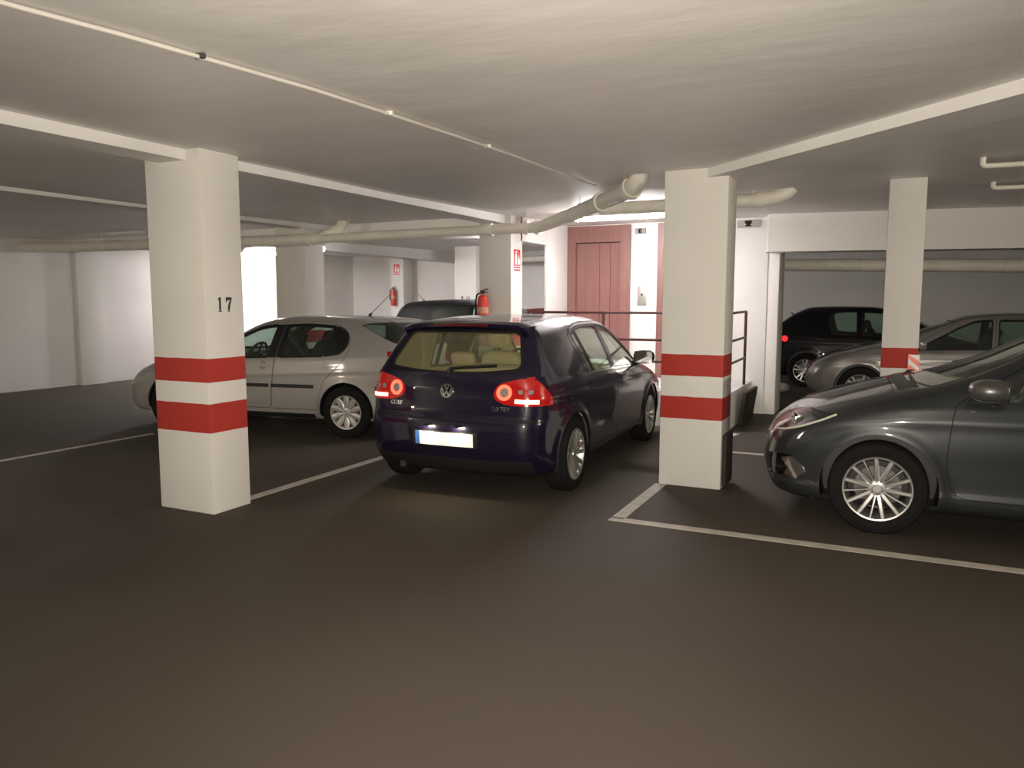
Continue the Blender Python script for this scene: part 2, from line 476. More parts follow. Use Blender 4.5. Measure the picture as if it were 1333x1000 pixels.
def letters(name, body, plane, txt, c, size, m, parent, mirror, out=.003):
    V, F = text_mesh(txt, size, .0015, .0006)
    p = body.surf(plane, c[0]+mirror*V[:, 0], c[1]+V[:, 1]); N = body.normal(p)
    return mesh_fix(name, p+N*(out+V[:, 2:3]), F, m, parent)

def superbox(c, d, n=2.6, res=14, M=None):
    """soft cushion: a rounded box (superellipsoid) as verts and faces"""
    V, F = [], []
    for i in range(res+1):
        th = -math.pi/2+math.pi*i/res
        for j in range(res*2):
            ph = 2*math.pi*j/(res*2)
            e = lambda q: math.copysign(abs(q)**(2/n), q)
            v = Vector((d[0]/2*e(math.cos(th))*e(math.cos(ph)), d[1]/2*e(math.cos(th))*e(math.sin(ph)), d[2]/2*e(math.sin(th))))
            V.append(Vector(c) + ((M @ v) if M else v))
    k = res*2
    for i in range(res):
        for j in range(k): F.append((i*k+j, i*k+(j+1) % k, (i+1)*k+(j+1) % k, (i+1)*k+j))
    return V, F
def cushions(name, items, m, parent):
    V, F = [], []
    for it in items:
        v, f = superbox(*it[:2], n=it[2] if len(it) > 2 else 4.5, M=it[3] if len(it) > 3 else None); k = len(V); V += v; F += [tuple(q+k for q in g) for g in f]
    return mesh_fix(name, V, F, m, parent, 70)

def wheel(parent, x, sgn, y, r, w, rr, style, rim_m, turn=0., steer=0.):
    """tyre with rim, spokes and brake disc; outer face towards sgn*y"""
    t = MB(); h = w/2
    t.lathe([(rr-.004, h*.80), (rr+.012, h*.93), (rr+.05, h), (r-.045, h*.99), (r-.016, h*.90), (r-.004, h*.74), (r, h*.4), (r, 0), (r, -h*.4), (r-.004, -h*.74), (r-.02, -h*.92), (r-.06, -h), (rr-.004, -h*.85)], n=64, closed=True)
    for g in (-.35, 0, .35): t.lathe([(r+.001, g*w+.004), (r-.004, g*w), (r+.001, g*w-.004)], n=64)
    ty = t.build('wheel', M['rubber'], parent, 30); ty.location = (x, sgn*y, r-.004); ty.rotation_euler = (0, 0, (0 if sgn > 0 else math.pi)+steer)
    b = MB(); f = h*.86
    b.lathe([(rr+.004, f), (rr, f+.006), (rr-.010, f+.004), (rr-.018, f-.012), (rr-.03, f-.05), (rr-.03, -h*.7), (rr-.005, -h*.8)], n=64)
    hr, dish, kind = style['hub'], style.get('dish', .02), style['kind']
    b.lathe([(0, f-dish+.012), (hr*.45, f-dish+.012), (hr*.5, f-dish+.004), (hr*.95, f-dish), (hr, f-dish-.012), (hr, f-dish-.05)], n=40)
    for k in range(5):
        a = 2*math.pi*(k+.5)/5+turn; c = Vector((hr*.74*math.cos(a), f-dish, hr*.74*math.sin(a)))
        b.cyl(c-Vector((0, .01, 0)), c+Vector((0, .004, 0)), .011, .009, 8)
    for a, w0, w1, sk in style['spokes']:
        a = R(a)+turn; ca, sa = math.cos(a), math.sin(a); rings = []
        for tt in (0, .25, .6, .88, 1.03):
            rad = hr*.8+(rr-.012-hr*.8)*tt; ww = (w0+(w1-w0)*tt)/2
            if style.get('leaf'): ww = (w0 + (w1-w0)*math.sin(min(1, tt)*math.pi*.8))/2
            yy = f-dish*(1-tt)+(-.004 if kind == 'alloy' else .002)*math.sin(math.pi*tt)*(-1 if tt < .9 else 1)
            off = sk*tt
            sec = [(-ww, -.03), (-ww, -.006), (-ww*.55, .002), (ww*.55, .002), (ww, -.006), (ww, -.03)]
            rings.append([Vector((rad*ca-(q+off)*sa, yy+d, rad*sa+(q+off)*ca)) for q, d in sec])
        b.loft(rings)
    rim = b.build('rim' if kind == 'alloy' else 'hubcap', rim_m, ty, 35)
    d = MB(); d.lathe([(.0, f-.075), (rr*.68, f-.075), (rr*.68, f-.095), (0, f-.095)], n=40)
    if kind == 'cap': d.lathe([(0, f-.035), (rr-.02, f-.035), (rr-.02, f-.04), (0, f-.04)], n=40)
    d.build('brake_disc', M['disc'] if kind == 'alloy' else M['plastic'], ty, 30)
    return ty

def pairs(n, half, w0, w1, sk):
    return [(360*k/n + s*half, w0, w1, s*sk) for k in range(n) for s in (-1, 1)]

def circle(c, r, n=40):
    return [(c[0]+r*math.cos(2*math.pi*i/n), c[1]+r*math.sin(2*math.pi*i/n)) for i in range(n)]

def make_car(S, name, label, loc, heading, group=None):
    """empty car object with its body, panels, glass, lamps, wheels and seats from a specification"""
    root = empty(name, label, 'car', (loc[0], loc[1], 0), heading, group)

    L = S['L']; S = dict(S); ra, fa, ar = S['axles'][0], S['axles'][1], S['arch_r']; wr = S['wheel'][0]
    S['arch'] = [(ra, wr, ar), (fa, wr, ar)]; S.setdefault('xw', S['wind'])
    B = Body(S); sh = Shell(B, S['res']); P = S['paint']; LIN = S.get('lining', M['dark_cloth'])
    parts = {}
    T = Matrix.Translation((-L/2, 0, 0))
    new = []
    def reg(o): new.append(o); return o
    for pl in ('side+', 'side-'):
        for ax in (ra, fa): sh.cut([(a, max(b, B.zb+.035)) for a, b in circle((ax, wr), ar, 64)], pl, 'body', 'hole', lim=.12)
    sides = [('side+', 'l'), ('side-', 'r')]
    info = {}
    for op in S['ops']:
        kind, plane, poly, tg = op[:4]; kw = op[4] if len(op) > 4 else {}
        todo = [(plane, tg)]
        if plane == 'side': todo = [(p, tg+'@'+q) for p, q in sides]
        if plane in ('rear2', 'front2'): todo = [(plane[:-1], tg+'@l'), (plane[:-1], tg+'@r')]
        for pl, t in todo:
            q = poly
            if plane in ('rear2', 'front2') and t.endswith('@r'): q = [(-a, b) for a, b in poly]
            src = kw.get('src', 'body'); sfx = t[t.index('@'):] if '@' in t else ''
            src = [a+sfx if a+sfx in sh.tag else a for a in ([src] if isinstance(src, str) else src)]
            lim = kw.get('lim', .25); xr = kw.get('xr')
            if kind == 'panel':
                sh.cut(offset(q, .003), pl, src, 'gap', lim, xr); sh.cut(offset(q, -.003), pl, 'gap', t, lim, xr)
            elif kind == 'glass':
                sh.cut(offset(q, kw.get('seal', .018)), pl, src, t+'#seal', lim, xr); sh.cut(q, pl, t+'#seal', t, lim, xr)
            elif kind == 'part': sh.cut(q, pl, src, t, lim, xr)
            elif kind == 'trim':
                if t not in sh.tag and tg in sh.tag: t = tg
                p2 = pl if pl[:4] == 'side' else pl
                sh.cut(q, p2, t, kw.get('to', 'body'), lim, xr)
            if kind != 'trim': info[t] = (kind, kw)
    def solid(nm, tags, out, depth, mats, par, inner=1, slots=None):
        if not any(t in ({tags} if isinstance(tags, str) else set(tags)) for t in sh.tag): return None
        v, n, f, s = sh.solid(tags, out, depth, inner, slots)
        return from_arrays(nm, v-np.array([L/2, 0, 0]), f, mats, par, n, s)
    body_tags = ['body'] + [t for t in info if info[t][1].get('mat') == 'body']
    bo = solid('body_shell', body_tags, 0, .022, [P, LIN], root)
    solid('panel_gap', 'gap', -.006, .012, [M['gap'], M['gap']], bo)
    obj = {'body': bo}
    for t, (kind, kw) in info.items():
        nm = t.split('@')[0]
        if kw.get('mat') == 'body': continue
        nm = kw.get('name', nm); pt = kw.get('parent'); sfx = t[t.index('@'):] if '@' in t else ''
        par = root
        if pt: par = obj.get(pt+sfx) or obj.get(pt) or root
        if kind == 'panel': obj[t] = solid(nm, t, kw.get('out', 0), .02, [kw.get('mat', P), LIN], par)
        elif kind == 'glass':
            g = kw.get('mat', M['glass']); obj[t] = solid(nm, t, -.003, .007, [g, g], par)
            solid('window_seal', t+'#seal', .001, .02, [M['seal'], M['seal']], par)
        else:
            m = kw.get('mat', M['plastic']); obj[t] = solid(nm, t, kw.get('out', .003), kw.get('depth', .02), [m, m], par, 0)
    # arch liners
    W = float(B.plan(np.array([L/2])))
    for ax in (ra, fa):
        for sg in (1, -1):
            pr = [(ar+.002, .0), (ar+.002, -.34), (0, -.34)]
            Mx = Matrix.Translation((ax-L/2, sg*(W-.035), wr)) @ (Matrix() if sg > 0 else Matrix.Rotation(math.pi, 4, 'Z'))
            g = MB().lathe(pr, Mx, 40)
            bmesh.ops.bisect_plane(g.bm, geom=g.bm.verts[:]+g.bm.edges[:]+g.bm.faces[:], plane_co=(0, 0, B.zb+.025), plane_no=(0, 0, -1), clear_outer=True)
            g.build('wheel_arch_liner', M['plastic'], bo, 30)
    # wheels
    r, w, rr, style, rm = S['wheel']
    for i, ax in enumerate((ra, fa)):
        for sg in (1, -1): wheel(root, ax-L/2, sg, S['track']/2, r, w, rr, style, rm, turn=S.get('turn', .3)+i*.5, steer=S.get('steer', 0) if i else 0)
    # seats and dashboard
    sm, sx = S.get('seat_mat', M['dark_cloth']), S['seats']
    tilt = Matrix.Rotation(R(-20), 3, 'Y')
    for sg in (1, -1):
        st = cushions('front_seat', [((sx[0]-L/2+.05, sg*.36, .50), (.52, .5, .16)), ((sx[0]-L/2-.27, sg*.36, .80), (.15, .48, .62), 4, tilt)], sm, root)
        cushions('headrest', [((sx[0]-L/2-.40, sg*.36, S.get('head', 1.16)), (.10, .27, .18), 3.5, tilt)], sm, st)
    bn = cushions('rear_bench', [((sx[1]-L/2+.1, 0, .50), (.5, 1.22, .18), 6), ((sx[1]-L/2-.22, 0, .76), (.15, 1.22, .54), 6, tilt)], sm, root)
    for yy in (-.36, .36): cushions('headrest', [((sx[1]-L/2-.34, yy, 1.07), (.09, .25, .13), 3.5, tilt)], sm, bn)
    da = cushions('dashboard', [((S['wind']-.28-L/2, 0, .84), (.5, 1.36, .24), 5)], M['grey_cloth'] if 'dash' not in S else S['dash'], root)
    sw = MB(); c = Vector((S['wind']-.62-L/2, S.get('drive', 1)*.36, .92)); q = Matrix.Rotation(R(62), 3, 'Y')
    sw.tube([c+q @ Vector((.185*math.cos(a), .185*math.sin(a), 0)) for a in np.linspace(0, 2*math.pi, 33)[:-1]], .016, 10, True)
    for a in (0, math.pi, -math.pi/2*0+math.pi*1.5): sw.tube([c+q @ Vector((0, 0, -.02)), c+q @ Vector((.18*math.cos(a), .18*math.sin(a), 0))], .016, 8)
    sw.cyl(c+q @ Vector((0, 0, -.05)), c+q @ Vector((0, 0, .01)), .06, .05, 20); sw.cyl(c+q @ Vector((0, 0, -.3)), c, .03, .03, 12)
    sw.build('steering_wheel', M['plastic'], root)
    # door mirrors
    mx, mz = S['mirror']
    for sg, sfx in ((1, '@l'), (-1, '@r')):
        p = B.surf('side+' if sg > 0 else 'side-', [mx], [mz])[0]; par = obj.get('front_door'+sfx) or root
        c = Vector((mx-.03-L/2, p[1]+sg*.12, mz+.05))
        md = S.get('mirror_size', (.13, .23, .15)); c.x += md[0]/2-.065; V, F = superbox(c, md, 2.5)
        for v in V:
            if v.x < c.x-md[0]*.3: v.x = c.x-md[0]*.3
        mo = mesh_fix('door_mirror', V, F, S.get('mirror_mat', P), par, 40)
        a = MB(); a.tube([(mx+.02-L/2, p[1]-sg*.01, mz-.03), (mx-L/2, p[1]+sg*.05, mz+.0), (mx-.02-L/2, p[1]+sg*.10, mz+.02)], [.04, .032, .03], 10); a.build('mirror_arm', M['plastic'], par)
        g = MB(); g.box(c+Vector((-md[0]*.3-.002, 0, 0)), (.004, .19, .12), .0); g.build('mirror_glass', M['chrome'], par)
    # door handles
    for hx, hz in S.get('handles', []):
        for sg, sfx in ((1, '@l'), (-1, '@r')):
            pl = 'side+' if sg > 0 else 'side-'; par = obj.get(('front_door' if hx > S['bpost'] else 'rear_door')+sfx) or root
            h = strip('door_handle', B, pl, [(hx-.09, hz), (hx-.03, hz+.004), (hx+.09, hz+.004)], .026, .028, -.014, S.get('handle_mat', P), par); h.location = (-L/2, 0, 0)
            if S.get('round_handle'):
                d = disc('handle_recess_shade', B, pl, (hx, hz), .004, .052, .002, .004, S['recess_shade'], par); d.location = (-L/2, 0, 0)  # flat disc, the shade of a recess put into its colour
    return root, B, obj, sh
ALLOY10 = dict(kind='alloy', hub=.062, dish=.022, spokes=pairs(5, 11, .034, .036, .010))
GOLFW = dict(kind='alloy', hub=.066, dish=.02, spokes=pairs(7, 10, .030, .040, .004))
MEGW = dict(kind='alloy', hub=.060, dish=.018, spokes=pairs(5, 15, .026, .024, .004)+[(a+36, .020, .022, 0) for a in range(0, 0, 72)])
MEGW['spokes'] = [(36*k+(4 if k % 2 else -4), .036, .030, 0) for k in range(10)] + [(72*k+18, .014, .016, 0) for k in range(5)]
CAP10 = dict(kind='cap', hub=.058, dish=.012, leaf=True, spokes=[(36*k, .018, .074, 0) for k in range(10)])
SIX = dict(kind='alloy', hub=.06, dish=.02, spokes=pairs(5, 9, .036, .036, .01))

def off_x(L, S): return S
GOLF = dict(L=4.204, res=(150, 56, 56), axles=(.745, 3.322), arch_r=.355, track=1.56, zb=.20,
    wheel=(.316, .205, .218, GOLFW, M['alloy']), paint=paint('midnight_blue_paint', (.006, .004, .018), 0., .36), lining=M['cream_lining'],
    seat_mat=M['cream'], seats=(2.25, 1.38), wind=3.12, xw=2.3, head=1.22, mirror=(2.78, .965), mirror_mat=M['gloss_black'], bpost=1.98, dash=M['cream'],
    top=[(-.4, 1.36), (.3, 1.415), (.5, 1.44), (.9, 1.468), (1.4, 1.485), (1.9, 1.475), (2.28, 1.435), (2.5, 1.335), (2.8, 1.175), (3.08, 1.03), (3.2, .985), (3.4, .945), (3.7, .885), (3.95, .80), (4.1, .72), (4.25, .55), (4.5, .3)],
    rear=[(.1, .22), (.22, .12), (.34, .035), (.46, .005), (.56, 0), (.64, .008), (.70, .035), (.80, .055), (.92, .075), (1.02, .105), (1.08, .15), (1.2, .245), (1.34, .355), (1.42, .40), (1.6, .5)],
    front=[(.1, 4.03), (.2, 4.12), (.35, 4.19), (.5, 4.204), (.62, 4.185), (.72, 4.10), (.85, 3.9), (1.0, 3.6)],
    plan=[(-.1, .735), (.15, .785), (.5, .845), (1, .876), (2, .880), (3.2, .879), (3.7, .865), (4.0, .83), (4.3, .76)],
    belt=[(0, 1.0), (.6, .99), (1.2, .975), (2.0, .95), (2.9, .915), (3.3, .87), (3.8, .78), (4.2, .66)],
    sec=[(-.2, .06), (0, .045), (.12, .02), (.35, .004), (.6, 0), (.8, .006), (.93, .022), (1, .045)], tumble=(.40, .20), crease=(.16, .006, .03), cw=.14, cr=.13, kt=.12, kr2=.09,
    handles=[(2.14, .865), (1.17, .885)],
    ops=[
        ('panel', 'side', rounded([(1.985, .30), (2.93, .30), (3.0, .55), (2.97, .93), (2.86, .99), (2.36, 1.345), (2.25, 1.40), (1.955, 1.415)], [.04, .1, .1, .03, .02, .05, .06, .02]), 'front_door'),
        ('panel', 'side', rounded([(1.18, .30), (1.975, .30), (1.945, 1.415), (1.5, 1.415), (1.14, 1.375), (1.02, 1.30), (1.13, .95), (1.02, .72), (1.11, .55)], [.04, .04, .02, .1, .06, .03, .1, .1, .1]), 'rear_door'),
        ('glass', 'side', rounded([(2.02, .968), (2.80, .94), (2.835, .965), (2.37, 1.275), (2.2, 1.35), (2.0, 1.368)], [.02, .02, .02, .05, .08, .02]), 'side_window', dict(src='front_door', parent='front_door')),
        ('glass', 'side', rounded([(1.36, .978), (1.915, .962), (1.90, 1.37), (1.6, 1.372), (1.27, 1.35)], [.02, .02, .03, .08, .02]), 'back_window', dict(src='rear_door', parent='rear_door', name='side_window')),
        ('glass', 'side', rounded([(1.22, .988), (1.325, .98), (1.23, 1.338), (1.12, 1.30)], [.02, .015, .01, .02]), 'quarter_window', dict(src='rear_door', parent='rear_door')),
        ('panel', 'rear', rounded([(-.66, .70), (.66, .70), (.70, .98), (.585, 1.40), (-.585, 1.40), (-.70, .98)], [.08, .08, .1, .05, .05, .1]), 'tailgate', dict(lim=.1, xr=(-.1, .6))),
        ('glass', 'rear', rounded([(-.60, 1.075), (-.3, 1.045), (0, 1.038), (.3, 1.045), (.60, 1.075), (.50, 1.35), (-.50, 1.35)], [.06, .1, .1, .1, .06, .05, .05]), 'rear_window', dict(src='tailgate', parent='tailgate', mat=M['glass_rear'], lim=.1)),
        ('part', 'rear2', rounded([(.405, .885), (.42, .83), (.50, .795), (.60, .785), (.95, .785), (.95, 1.02), (.72, 1.015), (.56, .985), (.44, .95)], [.04, .03, .03, .02, 0, 0, .05, .05, .04]), 'tail_light', dict(src=['body', 'tailgate', 'gap'], lim=-.3, xr=(-.1, .5), mat=M['red_lens_lit'], out=.006)),
        ('trim', 'side', [(.36, .70), (.8, .70), (.8, 1.1), (.16, 1.1), (.20, 1.0), (.30, .86)], 'tail_light', dict(lim=-1)),
        ('panel', 'rear', rounded([(-.30, .435), (.30, .435), (.30, .565), (-.30, .565)], .02), 'plate_recess', dict(mat=M['plastic'], lim=.1)),
        ('part', 'rear', [(-.72, .15), (.72, .15), (.72, .345), (-.72, .345)], 'bumper_apron', dict(mat=M['plastic'], out=.002, lim=.0)),
        ('panel', 'top', rounded([(3.22, -.66), (4.02, -.58), (4.02, .58), (3.22, .66)], .06), 'bonnet', dict(lim=.3)),
        ('glass', 'top', rounded([(2.37, -.52), (3.05, -.66), (3.16, -.3), (3.18, 0), (3.16, .3), (3.05, .66), (2.37, .52), (2.42, .25), (2.43, 0), (2.42, -.25)], .03), 'windscreen', dict(lim=.2)),
        ('part', 'front2', rounded([(.45, .60), (.85, .62), (.85, .77), (.50, .72)], .04), 'headlight', dict(mat=M['clear_lens'], lim=.1, out=.004)),
        ('trim', 'side', [(2.8, .4), (3.76, .4), (3.88, .66), (3.65, .9), (2.8, .9)], 'headlight', dict(lim=-1)),
    ])
LEON = dict(L=4.184, res=(150, 56, 56), axles=(.80, 3.313), arch_r=.35, track=1.55, zb=.20,
    wheel=(.31, .195, .20, CAP10, M['cap']), paint=paint('pale_silver_paint', (.36, .345, .33), .3, .45), recess_shade=paint('pale_silver_shaded', (.22, .21, .20), .45, .4),  # second paint is a darker copy that carries the handle recess shade
    seats=(2.12, 1.25), wind=2.98, xw=2.1, head=1.13, mirror=(2.68, .955), bpost=1.80, round_handle=True,
    top=[(-.4, 1.30), (.25, 1.375), (.6, 1.408), (1.0, 1.43), (1.4, 1.439), (1.75, 1.43), (2.0, 1.395), (2.2, 1.335), (2.5, 1.20), (2.8, 1.065), (3.02, .985), (3.25, .955), (3.6, .91), (3.85, .84), (4.0, .77), (4.15, .65), (4.4, .4)],
    rear=[(.1, .2), (.22, .1), (.36, .02), (.5, 0), (.6, .004), (.72, .02), (.9, .04), (1.02, .06), (1.08, .085), (1.2, .15), (1.3, .22), (1.38, .29), (1.5, .45)],
    front=[(.1, 4.0), (.2, 4.1), (.35, 4.17), (.5, 4.184), (.62, 4.16), (.72, 4.08), (.85, 3.9), (1.0, 3.6)],
    plan=[(-.1, .75), (.15, .80), (.5, .85), (1, .868), (2, .871), (3.2, .870), (3.7, .855), (4.0, .82), (4.3, .75)],
    belt=[(0, 1.02), (.6, 1.0), (1.2, .965), (2.0, .93), (2.9, .90), (3.3, .86), (3.8, .77), (4.2, .66)],
    sec=[(-.2, .06), (0, .045), (.12, .02), (.35, .004), (.6, 0), (.8, .008), (.93, .024), (1, .045)], tumble=(.42, .25), crease=(.20, .006, .03), cw=.14, cr=.15, kt=.15, kr=.2, kr2=.12,
    handles=[(1.92, .835), (1.06, .85)],
    ops=[
        ('panel', 'side', rounded([(1.825, .32), (2.92, .32), (2.95, .6), (2.88, .90), (2.74, .96), (2.26, 1.235), (2.1, 1.31), (1.72, 1.355)], [.04, .1, .1, .03, .02, .05, .06, .02]), 'front_door'),
        ('panel', 'side', rounded([(1.18, .32), (1.815, .32), (1.71, 1.355), (1.3, 1.365), (1.0, 1.335), (.84, 1.26), (.77, 1.14), (.78, 1.0), (.86, .88), (1.10, .66)], [.04, .04, .02, .1, .1, .08, .08, .06, .08, .08]), 'rear_door'),
        ('part', 'side', rounded([(1.66, .935), (1.90, .930), (1.86, 1.318), (1.62, 1.33)], .015), 'pillar_trim', dict(src=['front_door', 'rear_door', 'gap'], mat=M['seal'], out=.001)),
        ('glass', 'side', rounded([(1.88, .952), (2.70, .925), (2.73, .945), (2.24, 1.205), (2.06, 1.278), (1.84, 1.302)], [.02, .02, .02, .05, .08, .02]), 'side_window', dict(src=['front_door', 'pillar_trim', 'gap'], parent='front_door', seal=.028)),
        ('glass', 'side', rounded([(1.12, .975), (1.70, .955), (1.65, 1.305), (1.4, 1.315), (1.02, 1.295)], [.02, .02, .03, .08, .02]), 'back_window', dict(src=['rear_door', 'pillar_trim'], parent='rear_door', name='side_window', seal=.026)),
        ('glass', 'side', rounded([(.88, 1.01), (1.08, .98), (.985, 1.285), (.90, 1.255), (.83, 1.20), (.815, 1.10)], [.06, .015, .01, .05, .05, .06]), 'quarter_window', dict(src='rear_door', parent='rear_door', mat=M['glass_dark'], seal=.026)),
        ('glass', 'rear', rounded([(-.9, 1.085), (.9, 1.085), (.9, 1.40), (.5, 1.40), (.42, 1.335), (-.42, 1.335), (-.5, 1.40), (-.9, 1.40)], .015), 'rear_window', dict(lim=-.5, xr=(.0, .80), mat=M['glass_dark'], seal=.018)),
        ('trim', 'side', [(.69, 1.325), (.8, 1.2), (1.5, .9), (1.5, 1.6), (.0, 1.6), (.0, 1.372), (.30, 1.368), (.58, 1.352)], 'rear_window', dict(lim=-1)),
        ('trim', 'side', [(.715, 1.322), (.82, 1.2), (1.5, .9), (1.5, 1.6), (.0, 1.6), (.0, 1.386), (.30, 1.382), (.60, 1.366)], 'rear_window#seal', dict(lim=-1)),
        ('trim', 'side', [(.0, .9), (1.0, .9), (1.0, 1.335), (.69, 1.325), (.52, 1.245), (.21, 1.115), (.0, 1.115)], 'rear_window', dict(lim=.4)),
        ('trim', 'side', [(.0, .9), (1.0, .9), (1.0, 1.33), (.72, 1.318), (.53, 1.227), (.22, 1.097), (.0, 1.097)], 'rear_window#seal', dict(lim=.4)),
        ('part', 'rear2', rounded([(.44, .84), (.95, .80), (.95, 1.03), (.60, 1.03), (.46, .94)], [.05, 0, 0, .05, .05]), 'tail_light', dict(lim=-.3, xr=(-.1, .5), mat=M['red_lens'], out=.006)),
        ('trim', 'side', [(.16, .60), (.8, .60), (.8, 1.1), (.29, 1.1), (.285, .98), (.22, .86)], 'tail_light', dict(lim=-1)),
        ('panel', 'top', rounded([(3.10, -.66), (4.0, -.58), (4.0, .58), (3.10, .66)], .06), 'bonnet', dict(lim=.3)),
        ('glass', 'top', rounded([(2.22, -.52), (2.90, -.66), (3.0, -.3), (3.02, 0), (3.0, .3), (2.90, .66), (2.22, .52), (2.26, .25), (2.27, 0), (2.26, -.25)], .03), 'windscreen', dict(lim=.2)),
        ('part', 'front2', rounded([(.45, .60), (.85, .62), (.85, .77), (.50, .72)], .04), 'headlight', dict(mat=M['clear_lens'], lim=.1, out=.004)),
        ('trim', 'side', [(2.8, .4), (3.76, .4), (3.88, .66), (3.65, .9), (2.8, .9)], 'headlight', dict(lim=-1)),
    ])
MEGANE = dict(L=4.295, res=(160, 56, 56), axles=(.79, 3.431), arch_r=.375, track=1.60, zb=.18,
    wheel=(.320, .205, .222, MEGW, M['alloy']), paint=paint('slate_grey_paint', (.027, .031, .034), .4, .40),
    seats=(2.2, 1.35), wind=3.22, xw=2.4, head=1.15, mirror=(2.76, .985), mirror_size=(.27, .25, .15), mirror_mat=paint('mirror_grey', (.10, .098, .092), .5, .33), bpost=2.0,
    top=[(-.4, 1.30), (.2, 1.38), (.5, 1.41), (.9, 1.445), (1.4, 1.471), (1.9, 1.465), (2.25, 1.425), (2.5, 1.34), (2.8, 1.20), (3.1, 1.095), (3.27, 1.055), (3.45, 1.025), (3.75, .965), (4.0, .885), (4.15, .80), (4.3, .64), (4.5, .3)],
    rear=[(.1, .22), (.22, .12), (.34, .035), (.46, .005), (.56, 0), (.64, .008), (.70, .035), (.80, .055), (.92, .085), (1.02, .14), (1.2, .30), (1.34, .44), (1.42, .52), (1.6, .7)],
    front=[(.05, 4.05), (.15, 4.18), (.25, 4.25), (.38, 4.285), (.5, 4.295), (.6, 4.285), (.68, 4.25), (.76, 4.18), (.85, 4.05), (1.0, 3.7)],
    plan=[(-.1, .82), (.15, .86), (.5, .893), (1, .903), (2, .904), (3.2, .903), (3.6, .893), (3.9, .865), (4.1, .83), (4.3, .76)],
    belt=[(0, 1.02), (.6, 1.02), (1.2, 1.0), (2.0, .965), (2.7, .945), (3.1, .935), (3.4, .915), (3.8, .855), (4.2, .74)],
    sec=[(-.2, .055), (0, .04), (.08, .016), (.16, .006), (.22, .016), (.4, .010), (.62, 0), (.8, .006), (.93, .024), (1, .05)], tumble=(.42, .2), crease=(.13, .008, .04), cw=.16, cr=.13, cf=.30, kt=.13, kf=.22,
    handles=[(2.16, .86), (1.2, .88)],
    ops=[
        ('panel', 'side', rounded([(2.02, .30), (2.98, .30), (3.03, .55), (3.0, .86), (2.98, .93), (2.86, 1.01), (2.38, 1.33), (2.25, 1.385), (1.99, 1.40)], [.04, .1, .1, .03, .02, .02, .05, .06, .02]), 'front_door'),
        ('panel', 'side', rounded([(1.22, .30), (2.01, .30), (1.98, 1.40), (1.5, 1.40), (1.2, 1.33), (1.02, 1.18), (1.15, .95), (1.07, .72), (1.15, .55)], [.04, .04, .02, .1, .06, .03, .1, .1, .1]), 'rear_door'),
        ('glass', 'side', rounded([(2.05, .978), (2.70, .955), (2.74, .975), (2.36, 1.255), (2.2, 1.33), (2.03, 1.348)], [.02, .02, .02, .05, .08, .02]), 'side_window', dict(src='front_door', parent='front_door')),
        ('glass', 'side', rounded([(2.77, .955), (2.93, .945), (2.77, 1.03)], .012), 'quarter_window', dict(src='front_door', parent='front_door')),
        ('glass', 'side', rounded([(1.24, .995), (1.95, .98), (1.93, 1.348), (1.6, 1.348), (1.27, 1.29), (1.12, 1.17)], [.04, .02, .03, .08, .04, .03]), 'back_window', dict(src='rear_door', parent='rear_door', name='side_window')),
        ('glass', 'rear', rounded([(-.58, 1.06), (.58, 1.06), (.50, 1.33), (-.50, 1.33)], .06), 'rear_window', dict(lim=.1)),
        ('panel', 'top', rounded([(3.36, -.70), (3.7, -.71), (4.08, -.60), (4.17, -.35), (4.19, 0), (4.17, .35), (4.08, .60), (3.7, .71), (3.36, .70), (3.40, 0)], .05), 'bonnet', dict(lim=.25)),
        ('glass', 'top', rounded([(2.40, -.54), (3.13, -.70), (3.27, -.35), (3.30, 0), (3.27, .35), (3.13, .70), (2.40, .54), (2.46, .25), (2.47, 0), (2.46, -.25)], .03), 'windscreen', dict(lim=.2)),
        ('part', 'top', rounded([(3.20, -.66), (3.33, -.66), (3.37, -.3), (3.39, 0), (3.37, .3), (3.33, .66), (3.20, .66), (3.29, .3), (3.315, 0), (3.29, -.3)], .02), 'scuttle', dict(lim=.2, mat=M['plastic'], src=['body', 'gap', 'windscreen#seal'])),
        ('part', 'side', rounded([(4.34, .612), (4.34, .79), (4.16, .815), (3.98, .825), (3.70, .815), (3.79, .772), (3.92, .715), (4.08, .660)], [0, 0, .03, .03, 0, .03, .05, .03]), 'headlight', dict(src=['body', 'gap', 'bonnet'], lim=.02, out=.004, mat=M['headlamp'], depth=.004)),
        ('part', 'front2', rounded([(.40, .66), (.62, .612), (.95, .612), (.95, .82), (.60, .78), (.42, .71)], .02), 'headlight_front', dict(src=['body', 'gap'], lim=.25, mat=M['headlamp'], name='headlight', out=.004, depth=.004)),
        ('trim', 'side', [(3.2, .5), (4.40, .5), (4.40, .607), (4.34, .612), (4.08, .660), (3.92, .715), (3.79, .772), (3.70, .815), (3.2, .90)], 'headlight_front', dict(lim=-1)),
        ('part', 'front', rounded([(-.50, .22), (.50, .22), (.55, .38), (-.55, .38)], .04), 'grille', dict(mat=M['plastic'], lim=.1, out=-.02)),
        ('part', 'front', rounded([(-.36, .56), (.36, .56), (.38, .60), (-.38, .60)], .02), 'upper_grille', dict(mat=M['gloss_black'], lim=.1, out=-.01)),
        ('part', 'front2', rounded([(.56, .30), (.83, .34), (.83, .50), (.60, .47)], .03), 'fog_light_recess', dict(mat=M['gloss_black'], lim=.05, out=-.02, xr=(4.0, 4.4))),
        ('part', 'front', [(-.9, .1), (.9, .1), (.9, .215), (-.9, .215)], 'bumper_lip', dict(mat=M['plastic'], lim=.0, out=.004, xr=(3.85, 4.4))),
    ])
